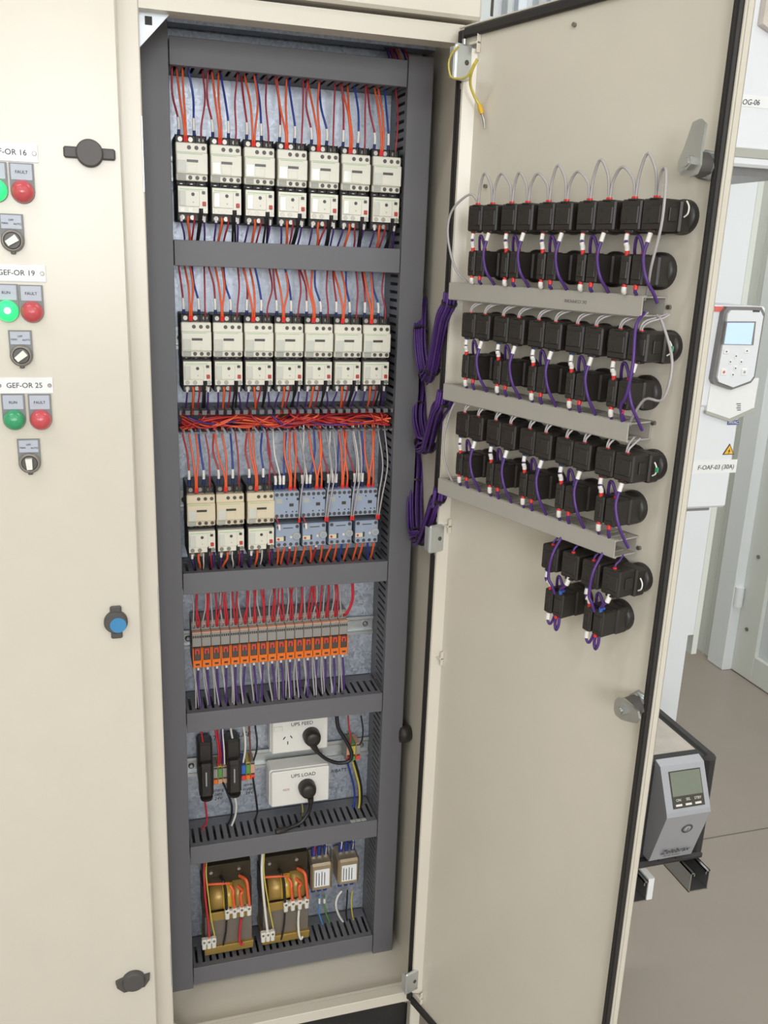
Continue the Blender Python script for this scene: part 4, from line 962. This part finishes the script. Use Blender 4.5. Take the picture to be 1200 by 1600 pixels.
        if r == 2:
            wire([(.075, -.032, TZ[1]+.002), (.067, -.038, TZ[1]-.010), (.060, -.044, TZ[1]-.050), (.062, -.044, TZ[1]-.085), (.072, -.038, TZ[2]+TH+.006), (.076, -.032, TZ[2]+TH-.004)], .0016, 'wire_grey', 'long grey wire curving down at the left end of the third row', gl, [], True)
    zb = ROWZ[r]-.0165; zs = SELZ[r]+.0165; zsb = SELZ[r]-.0165
    for k, u in enumerate(us):
        uL, uR = ul[2*k], ul[2*k+1]; o = ORD[k]
        sel = '%s selector block of the %s door row' % (o, RWN[r])
        f2 = 'ferrule_red' if (r == 0 or k == 4) else 'ferrule_blue'
        w2 = w-.001
        wire([(uL-.003, w2, zb+.004), (uL-.003, w2-.002, zb-.006), (uL-.001, w2-.004, zb-.013), (u-.0085, w2-.002, zs+.008), (u-.0085, w2, zs-.004)], .0018, 'wire_purple', 'short white-marked purple wire into the top of the '+sel, gp,
             [('ferrule', f2, 0, 0, .007, .0025), ('marker', 'sleeve_white', 0, .007, .0075, .0027), ('ferrule', 'ferrule_red', 1, 0, .008, .0026), ('marker', 'sleeve_white', 1, .008, .009, .0029)], True, k=4)
        wire([(u+.0085, w2+.006, zs-.006), (u+.0085, w2+.004, zs+.006), (u+.004, w2+.002, zs+.018), (u-.002, w2+.004, zs+.017), (u-.006, w2+.008, zs+.004), (u-.007, w2+.012, zs-.006)], .0018, 'wire_purple', 'purple loop bridging the top of the '+sel, gp, [('ferrule', f2, 0, 0, .009, .0025)], True, k=4)
        if r < 3:
            tz = TZ[r]+TH; dn = (u+.018 if True else uR)
            wire([(uR+.000, w2, zb+.004), (uR-.001, w2-.004, zb-.010), (uR-.001, w2-.008, zs-.004), (uR+.006, w2-.008, zsb+.008), (uR+.008, w2+.004, tz+.004), (uR+.008, w2+.012, tz-.006)], .0019, 'wire_purple', 'purple wire running down past the '+sel, gp, [('ferrule', f2, 0, 0, .006, .0025), ('marker', 'sleeve_white', 0, .006, .010, .0027)], True, k=4)
            wire([(u-.0075, w2, zsb+.004), (u-.0075, w2-.001, zsb-.006), (u-.010, w2+.004, tz+.002), (u-.012, w2+.010, tz-.006)], .0018, 'wire_purple', 'short white-marked purple wire below the '+sel, gp, [('ferrule', 'ferrule_red', 0, 0, .007, .0026), ('marker', 'sleeve_white', 0, .006, .008, .0031)], True, k=4)
            wire([(u+.0085, w2, zsb+.004), (u+.0085, w2-.001, zsb-.006), (u+.006, w2+.004, tz+.002), (u+.005, w2+.010, tz-.006)], .0020, 'wire_purple', 'short red-ended purple wire below the '+sel, gp, [('ferrule', 'ferrule_red', 0, 0, .008, .0027)], True, k=4)
        else:
            wire([(uR, w2, zb+.004), (uR-.001, w2-.004, zb-.008), (u+.012, w2-.003, zs+.006), (u+.010, w2, zs-.004)], .0019, 'wire_purple', 'white-marked purple wire down into the '+sel, gp, [('marker', 'sleeve_white', 0, .003, .010, .0031), ('ferrule', 'ferrule_blue', 1, 0, .009, .0025)], True, k=4)
            wire([(u-.0075, w2, zsb+.004), (u-.0075, w2-.001, zsb-.010), (u-.003, w2, zsb-.014), (u+.001, w2+.003, zsb+.001)], .0018, 'wire_purple', 'white-marked purple loop below the '+sel, gp, [('marker', 'sleeve_white', 0, .004, .009, .0032)], True, k=4)
            wire([(u+.0065, w2, zsb+.004), (u+.0055, w2-.001, zsb-.010), (u+.0085, w2-.001, zsb-.018), (u+.0118, w2-.001, zsb-.010), (u+.0110, w2, zsb+.004)], .0020, 'wire_purple', 'red-ended purple loop hanging below the '+sel, gp, [('ferrule', 'ferrule_red', 0, 0, .007, .0026)], True, k=4)
            wire([(uL+.010, -.040, TZ[2]+.002), (uL+.011, w2-.010, TZ[2]-.020), (uL+.010, w2-.012, zb-.004), (u+.002, w2-.010, zs+.010), (u+.003, w2-.004, zs-.003)], .0019, 'wire_purple', 'long purple wire dropping to the '+sel, gp, [], True, k=4)
# little white and green keys at the right end blocks
for r, zz in ((0, 1.611), (1, 1.466), (2, 1.330), (3, 1.190)):
    u = (UL[9] if r < 3 else .393)+.0245
    t = dthing('locking_clip', 'small %s clip at the right end of the %s row on the door' % ('green and white' if r else 'white', RWN[r]), 'clip', u, -.020, zz, 'locking clips')
    MB().tube(spline([(-.004, -.001, .008), (-.001, -.001, .004), (0, -.001, 0), (-.001, -.001, -.005), (-.005, -.001, -.008)], 4), .0009, 6).build('spring', 'sleeve_white', t)
    if r in (1, 2): MB().box(-.002, .0025, -.002, .0, -.003, .003, .0006).build('clip_body', 'leaf_green' if False else 'lens_green', t)

# ------------------------------------------------------------------ purple cable bundles between cabinet and door
def bundle(ctr, label, n=16):
    base = Vector(ctr[0]); t = thing('wire_bundle', label, 'wire bundle', base, 0, 'purple wire bundles')
    cs = spline([Vector(p)-base for p in ctr], 5)
    for k in range(n):
        a = 2*PI*k/n*1.0+J(.3); rr = .0035+.0070*random.random(); pts = []
        ph = J(.5)
        for i, c in enumerate(cs):
            d = (cs[min(i+1, len(cs)-1)]-cs[max(0, i-1)]).normalized(); e1 = d.cross(Vector((0, 1, .2))).normalized(); e2 = d.cross(e1)
            aa = a+ph*i/len(cs); pts.append(c+e1*(rr*1.25*math.cos(aa))+e2*(rr*math.sin(aa)))
        MB().tube(pts, .0018, 6).build('wire', 'wire_purple', t)
    for fpos in (.10, .46, .62, .85):
        i = int(fpos*(len(cs)-2)); c = cs[i]; d = (cs[i+1]-cs[i]).normalized()
        MB().lathe(c-d*.0018, d, [(0, .0118), (.0032, .0118)], 14).build('cable_tie', 'wire_black', t)
    return t
def dw(u, w, z): return door_world((u, w, z))
def mid(px, py, Y): return P(px, py, Y)
bundle([door_world(PD(704, 458, -.030)), door_world(PD(701, 478, -.030)), mid(692, 498, -.165), mid(684, 540, -.13), mid(676, 578, -.10), mid(667, 590, -.06), mid(661, 568, -.035), mid(657, 530, -.015), mid(657, 495, .010), (.399, .030, 1.485)], 'purple wire bundle hanging from the topmost door trunking')
bundle([door_world(PD(696, 612, -.030)), door_world(PD(692, 632, -.030)), mid(686, 640, -.165), mid(678, 670, -.13), mid(670, 697, -.09), mid(660, 697, -.05), mid(655, 675, -.02), mid(652, 645, .002), (.399, .020, 1.340), (.399, .035, 1.365)], 'purple wire bundle hanging from the middle door trunking')
bundle([door_world(PD(687, 764, -.030)), door_world(PD(684, 782, -.030)), mid(680, 785, -.165), mid(671, 815, -.13), mid(660, 842, -.09), mid(650, 840, -.045), mid(648, 810, -.015), mid(648, 770, .002), (.399, .020, 1.215), (.399, .035, 1.245)], 'purple wire bundle hanging from the lowest door trunking')
# earth wire at the top hinge
a = [PD(746, 92, -.033), PD(737, 112, -.034), PD(735, 132, -.026), PD(742, 152, -.016), PD(749, 164, -.010)]
ew = wire(a, .0020, 'wire_yellow', 'loose yellow-green earth wire with a yellow lug at the top hinge', None, [], True, cat='earth wire', name='earth_wire')
b0 = PD(749, 163, -.010)-a[0]; b1 = PD(753, 178, -.008)-a[0]; b2 = PD(756, 188, -.007)-a[0]; b3 = PD(757, 201, -.007)-a[0]
MB().tube([b0, b0.lerp(b1, .3), b0.lerp(b1, .7), b1], [.0026, .0036, .0034, .0028], 10).build('lug_sleeve', 'earth_yellow', ew)
MB().tube([b1, b2, b3], [.0018, .0020, .0010], 8).build('lug', 'steel', ew)
a = [PD(717, 72, -.034), PD(706, 84, -.036), PD(701, 100, -.036), PD(705, 120, -.036), PD(720, 123, -.036), PD(731, 118, -.036), PD(741, 99, -.036)]
wire(a, .0014, 'wire_yellow', 'thin yellow-green earth wire looped round the top hinge', None, [], True, cat='earth wire', name='earth_wire')

# ------------------------------------------------------------------ equipment on the right, behind the open door
BY = .12
bd = thing('mounting_board', 'tall white mounting board behind the open door carrying the drives', 'board', (.78, .13, 0))
g = MB().box(.455, 1.092, BY, BY+.02, .7857, 2.6).box(.455, 1.078, BY, BY+.02, .36, .7857)
g.build('panel', 'board_white', bd, world=True)
for x in (.50, .72): MB().box(x, x+.05, BY+.02, BY+.07, 0, 2.6).build('leg', 'board_white', bd, world=True)
MB().box(1.092, 1.105, BY-.001, BY+.05, .74, 2.6).build('edge_trim', 'wall_grey', bd, world=True)
# variable speed drive
def drive(x0, x1, z0, z1, yf, label, keypad):
    t = thing('motor_drive', label, 'motor drive', ((x0+x1)/2, BY, z0), 0, 'motor drives')
    hx = (x1-x0)/2; H = z1-z0
    MB().box(-hx, hx, yf-BY, .0, 0, H, .004).build('housing', 'drive_white', t)
    return t, hx, H
YF = -.195
t, hx, H = drive(.742, .8745, 1.1715, 1.4975, YF, 'white motor drive with a lit keypad, at the right edge below the other drive', True)
L = t.location
def D(px, py, y=YF): q = P(px, py, y); return (q.x-L.x, q.z-L.z)
fy = YF-BY
MB().box(-hx-.002, hx+.018, fy-.004, -.03, .169, H+.001, .004).build('upper_cover', 'drive_white', t)
kp = [D(1136, 479, YF-.012), D(1189, 480, YF-.012), D(1194, 490, YF-.012), D(1178, 590, YF-.012), D(1172, 598, YF-.012), D(1141, 609, YF-.012), D(1115, 600, YF-.012), D(1112, 592, YF-.012), D(1130, 486, YF-.012)]
MB().prism(kp, 'y', fy-.014, fy-.002).build('keypad_rim', 'drive_rim', t)
cx = sum(p[0] for p in kp)/len(kp); cz = sum(p[1] for p in kp)/len(kp)
MB().prism([(cx+(p[0]-cx)*.86, cz+(p[1]-cz)*.925) for p in kp], 'y', fy-.018, fy-.010).build('keypad', 'drive_white', t)
def quad(name, pts, y0, y1, mt): return MB().prism([D(*p, YF-.016) for p in pts], 'y', y0, y1).build(name, mt, t)
quad('screen_bezel', [(1133, 502), (1179, 502), (1175, 539), (1127, 538)], fy-.0195, fy-.017, 'selector_ring')
quad('screen', [(1134, 504), (1176, 504), (1171, 538), (1129, 537)], fy-.0202, fy-.019, 'lcd_blue')
for (px, py, s_) in ((1133, 549, 5), (1165, 548, 5), (1148, 556, 3), (1139, 565, 3), (1156, 565, 3), (1147, 575, 3), (1143, 585, 3)):
    q = D(px, py, YF-.016); MB().box(q[0]-.0010*s_, q[0]+.0010*s_, fy-.0195, fy-.017, q[1]-.004, q[1]+.004, .001).build('key', 'plate_white', t)
    MB().box(q[0]-.001, q[0]+.001, fy-.0199, fy-.0190, q[1]-.001, q[1]+.001).build('key_mark', 'ink', t)
for (px, py, mt) in ((1129, 581, 'badge_red'), (1161, 581, 'grey_label')):
    q = D(px, py, YF-.016); MB().box(q[0]-.0055, q[0]+.0055, fy-.0195, fy-.017, q[1]-.0055, q[1]+.0055, .001).build('key', 'plate_white', t)
    MB().lathe((q[0], fy-.0193, q[1]), (0, -1, 0), [(0, .0024), (.0006, .0022)], 12).build('key_mark', mt, t)
q = D(1126, 483, YF-.006); MB().box(q[0]-.010, q[0]+.006, fy-.0060, fy-.0035, q[1]-.004, q[1]+.004).build('badge', 'badge_red', t)
q = D(1180, 486, YF-.016); MB().box(q[0]-.006, q[0]+.006, fy-.0192, fy-.0178, q[1]-.0014, q[1]+.0014).build('print', 'sleeve_print', t)
# clear plastic tongue under the keypad
MB().prism([D(1107, 598), D(1182, 590), D(1174, 637), D(1136, 655), D(1100, 642)], 'y', fy-.0062, fy-.001).build('lower_flap', 'plate_white', t)
MB().prism([D(1098, 640), D(1136, 653), D(1174, 636), D(1175, 640), D(1136, 658), D(1098, 645)], 'y', fy-.0085, fy-.004).build('flap_edge', 'grey_label', t)
for k in range(4):
    q = D(1150, 630+3.2*k); MB().box(q[0]-.004+.0012*(k % 2), q[0]+.004, fy-.0068, fy-.0060, q[1]-.0008, q[1]+.0008).build('print', 'ink_faint', t)
q = D(1145, 660); MB().box(q[0]-.0105, q[0]+.0105, fy-.0012, fy+.001, q[1]-.0038, q[1]+.0038).build('badge', 'badge_blue', t)
text('lettering', 'HVAC', .0072, 'plate_white', t, (q[0], fy-.0016, q[1]), shear=.2)
A = [D(1140, 693), D(1146.5, 710), D(1128.5, 710.5)]
MB().prism(A, 'y', fy-.0008, fy+.001).build('warning_rim', 'ink', t)
ax = sum(p[0] for p in A)/3; az = sum(p[1] for p in A)/3
MB().prism([(ax+(p[0]-ax)*.78, az+(p[1]-az)*.78) for p in A], 'y', fy-.0014, fy).build('warning_sign', 'warn_yellow', t)
MB().prism([(ax+.0012, az+.004), (ax-.0020, az-.0005), (ax-.0002, az-.0005), (ax-.0012, az-.0050), (ax+.0020, az+.0008), (ax+.0003, az+.0008)], 'y', fy-.0019, fy-.001).build('warning_bolt', 'ink', t)
q0 = D(1085, 720); q1 = D(1149, 738)
MB().box(-hx+.002, q1[0], fy-.0008, fy+.001, q1[1], q0[1]).build('label_tape', 'plate_white', t)
q = D(1118, 730); text('handwriting', 'F-OAF-03 (30A)', .0105, 'ink', t, (q[0], fy-.0012, q[1]), (PI/2, 0, 0), shear=.1)
MB().box(-hx+.010, hx-.030, fy+.004, -.05, -.0045, .0005).build('gland_plate', 'drive_rim', t)
tr = thing('cable_trunk', 'white vertical trunk under the lower motor drive', 'trunk', (.80, BY, .84))
MB().box(-.04, .040, -.060, .0, -.05, .327, .002).build('trunk_body', 'board_white', tr)
t2, hx2, H2 = drive(.640, .930, 1.700, 2.12, YF, 'white motor drive high at the right edge, seen from below', False)
L2 = t2.location
def D2(px, py, y=YF): q = P(px, py, y); return (q.x-L2.x, q.z-L2.z)
MB().box(-hx2+.01, hx2-.01, fy-.0015, fy+.004, .012, .026, .001).build('seam', 'grey_label', t2)
MB().box(-hx2+.015, hx2-.03, fy+.012, -.012, -.012, .001).build('gland_plate', 'drive_rim', t2)
q0 = D2(1140, 150); q1 = D2(1200, 170)
MB().box(q0[0]-.03, q1[0]+.01, fy-.0008, fy+.001, q1[1], q0[1]+.004).build('label_tape', 'plate_white', t2)
q = D2(1168, 160); text('handwriting', 'F-OG-06', .0105, 'ink', t2, (q[0]+.001, fy-.0012, q[1]), (PI/2, -.05, 0), shear=.15)
A = [D2(1183, 40), D2(1215, 62), D2(1215, -20), D2(1192, -20)]
MB().prism(A, 'y', fy-.012, fy-.001).build('flap', 'ups_label', t2)
# slotted strut and fins above the door
ss = thing('slotted_channel', 'perforated galvanised channel standing above the cabinet, beside the roof edge', 'channel', (.51, BY, 1.90))
g = MB().box(-.014, .016, -.030, -.028, 0, .55).box(.014, .016, -.028, -.001, 0, .55).box(-.014, -.012, -.028, -.001, 0, .55); g.build('channel', 'zinc', ss)
for k in range(8): MB().box((-.003 if k % 2 else .006)-.003, (-.003 if k % 2 else .006)+.003, -.0306, -.0275, .03+.06*k, .065+.06*k, .001).build('slot', 'window_dark', ss)
for k, (x, w_) in enumerate(((.545, .010), (.567, .016), (.600, .012), (.625, .020), (.660, .014), (.690, .016))):
    c = tag(MB().box(0, w_, -.024+.006*(k % 2), 0, 0, .55, .001).build('metal_strip', ('zinc', 'bracket_white')[k % 2]), '%s upright galvanised strip from the left above the open door' % ORD[k], 'strip', 'upright strips above the door'); c.location = (x, BY, 1.90)

# ---- uninterruptible power supply on its two struts
UX0, UX1, UZ0, UZ1 = .752, .934, .487, .703
up = thing('ups_unit', 'black and silver UPS with an LCD standing on two steel struts', 'power supply', ((UX0+UX1)/2, 0, UZ0))
def ub(name, mb, mt): return mb.build(name, mt, up, world=True)
g = MB().box(UX0, UX1, -.195, .10, UZ0+.012, UZ1-.004, .004)
g.box(UX1-.030, UX1, -.204, .10, UZ0, UZ1, .010).box(UX0, UX0+.026, -.204, .10, UZ0, UZ1, .010).box(UX0, UX1-.006, -.210, .10, UZ0, UZ0+.014, .005)
ub('case', g, 'ups_black')
g = MB()
for k in range(12): g.box(UX1-.001, UX1+.0012, -.185, .06, UZ0+.020+.0125*k, UZ0+.026+.0125*k)
ub('vent_rib', g, 'ups_black')
ub('top_sticker', MB().box(UX0+.028, UX1-.029, -.17, .06, UZ1-.0045, UZ1-.0032), 'ups_label')
xa, xb = .803, .893
prof = [(-.196, UZ1+.004), (-.212, UZ1-.001), (-.247, .630), (-.2495, .622), (-.247, .614), (-.216, .5095), (-.196, .5095)]
ub('bezel', MB().prism(prof, 'x', xa, xb), 'ups_silver')
def face(n, a, b_, u0, u1, t0, t1, th, mt, name):           # patch on the sloping bezel between profile points a,b
    (ya, za), (yb, zb) = a, b_; dy, dz = yb-ya, zb-za; ln = math.hypot(dy, dz); ny, nz = dz/ln, -dy/ln
    if ny > 0: ny, nz = -ny, -nz
    pts = []
    for t_ in (t0, t1): pts.append((ya+dy*t_, za+dz*t_))
    (p0, p1) = pts
    poly = [p0, p1, (p1[0]+ny*th, p1[1]+nz*th), (p0[0]+ny*th, p0[1]+nz*th)]
    return ub(name, MB().prism(poly, 'x', xa+(xb-xa)*u0, xa+(xb-xa)*u1), mt)
A_, B_ = prof[1], prof[2]
face(0, A_, B_, .16, .88, .13, .93, .0012, 'window_dark', 'display_frame')
face(0, A_, B_, .18, .86, .15, .67, .0018, 'lcd_green', 'display')
for k in range(3): face(0, A_, B_, .22+.22*k, .36+.22*k, .84, .885, .0020, 'sleeve_white', 'button')
sl = math.atan2(A_[0]-B_[0], A_[1]-B_[1])
def btext(s, size, u, t_, a, b_, mt, shear=0):
    y = a[0]+(b_[0]-a[0])*t_; z = a[1]+(b_[1]-a[1])*t_
    ang = math.atan2(b_[0]-a[0], -(b_[1]-a[1]))     # lean of the face
    dy, dz = b_[0]-a[0], b_[1]-a[1]; ln = math.hypot(dy, dz); ny, nz = dz/ln, -dy/ln
    if ny > 0: ny, nz = -ny, -nz
    text('lettering', s, size, mt, up, Vector((xa+(xb-xa)*u, y+ny*.0024, z+nz*.0024))-up.location, (PI/2+ang, 0, 0), shear=shear)
for k, s_ in enumerate(('ON', 'SEL', 'STBY')): btext(s_, .0065, .29+.22*k, .755, A_, B_, 'sleeve_white')
C_, E_ = prof[4], prof[5]
btext('Zelebrax', .0165, .52, .80, C_, E_, 'ink', .25)
btext('Power system', .0060, .48, .90, C_, E_, 'ink_faint')
y = C_[0]+(E_[0]-C_[0])*.26; z = C_[1]+(E_[1]-C_[1])*.26
ub('power_button', MB().lathe((xa+(xb-xa)*.60, y+.004, z), (0, -.96, -.29), [(0, .0112), (.005, .0112), (.006, .0085), (.0045, .0080)], 22), 'lock_grey')
ub('power_mark', MB().lathe((xa+(xb-xa)*.60, y+.004, z), (0, -.96, -.29), [(.002, .0080), (.0056, .0074), (.006, .003)], 18), 'ups_silver')
btext('|', .010, .60, .26, C_, E_, 'ink')
ub('foot_catch', MB().box(.83, .838, -.209, -.196, UZ0+.010, UZ0+.024).box(.866, .874, -.209, -.196, UZ0+.010, UZ0+.024), 'ups_black')
def strut(x0, lab):
    t = thing('strut_channel', lab, 'strut', (x0+.0205, BY, .4457), 0, 'steel struts under the UPS')
    w_ = .0205; y0 = -.240-BY; y1 = -.0005
    g = MB().box(-w_, -w_+.0022, y0, y1, 0, .041).box(w_-.0022, w_, y0, y1, 0, .041).box(-w_, w_, y0, y1, 0, .0022)
    g.box(-w_, -w_+.009, y0, y1, .0388, .041).box(w_-.009, w_, y0, y1, .0388, .041).box(-w_+.007, -w_+.009, y0, y1, .033, .041).box(w_-.009, w_-.007, y0, y1, .033, .041)
    g.build('channel', 'steel', t); return t
strut(.8800, 'right steel strut under the UPS, its open end facing out')
t = strut(.7500, 'left steel strut under the UPS, mostly hidden by the open door')
MB().box(.0207, .033, -.240-BY+.001, -.240-BY+.03, 0, .045).build('lit_side_plate', 'plate_white', t)  # white plate stands in for the strut's brightly lit side wall

finish_wires()

# ------------------------------------------------------------------ light
def area(name, loc, rot, sx, sy, energy, col=(1, 1, 1)):
    l = bpy.data.lights.new(name, 'AREA'); l.shape = 'RECTANGLE'; l.size = sx; l.size_y = sy; l.energy = energy; l.color = col
    o = bpy.data.objects.new(name, l); COL.objects.link(o); o.location = loc; o.rotation_euler = rot; return o
for i, (a, b_) in enumerate(WX):
    area('daylight', ((a+b_)/2, -4.69, sum(WZ)/2), (PI/2, 0, 0), b_-a-.1, WZ[1]-WZ[0]-.1, (36, 74, 38)[i], (.97, .985, 1))
for i, (x, y) in enumerate(((-1.2, -2.2), (.9, -2.2), (-1.0, -.9), (1.3, -.3), (1.55, .9))):  # unseen battens added as fill; the last brightens right wall and far floor
    t = thing('fill_batten', 'added fill batten on the ceiling, out of view', 'light', (x, y, 3.1), 0, 'added fill battens')
    MB().box(-.6, .6, -.06, .06, -.05, -.001, .004).build('housing', 'trim_white', t)
    MB().cyl((-.58, 0, -.065), (.58, 0, -.065), .013, n=12).build('tube', 'tube_glow', t)
    area('fill_light', (x, y, 3.02), (0, 0, 0), 1.2, .12, (11, 11, 11, 11, 20)[i], (1, 1, .99))
wd = bpy.data.worlds.new('World'); bpy.context.scene.world = wd; wd.use_nodes = True
bg = wd.node_tree.nodes['Background']; bg.inputs['Color'].default_value = (.85, .92, 1, 1); bg.inputs['Strength'].default_value = 1.0

# ------------------------------------------------------------------ camera and view
cd = bpy.data.cameras.new('Camera'); co = bpy.data.objects.new('Camera', cd); COL.objects.link(co)
cd.sensor_fit = 'VERTICAL'; cd.sensor_height = 32; cd.lens = FPX/1600*32; cd.clip_start = .05
r_, u_, f_ = MR
co.matrix_world = Matrix(((r_.x, u_.x, -f_.x, CAM.x), (r_.y, u_.y, -f_.y, CAM.y), (r_.z, u_.z, -f_.z, CAM.z), (0, 0, 0, 1)))
sc = bpy.context.scene; sc.camera = co
sc.view_settings.view_transform = 'Standard'; sc.view_settings.look = 'None'; sc.view_settings.gamma = 1; sc.view_settings.use_curve_mapping = False
sc.view_settings.exposure = -0.45
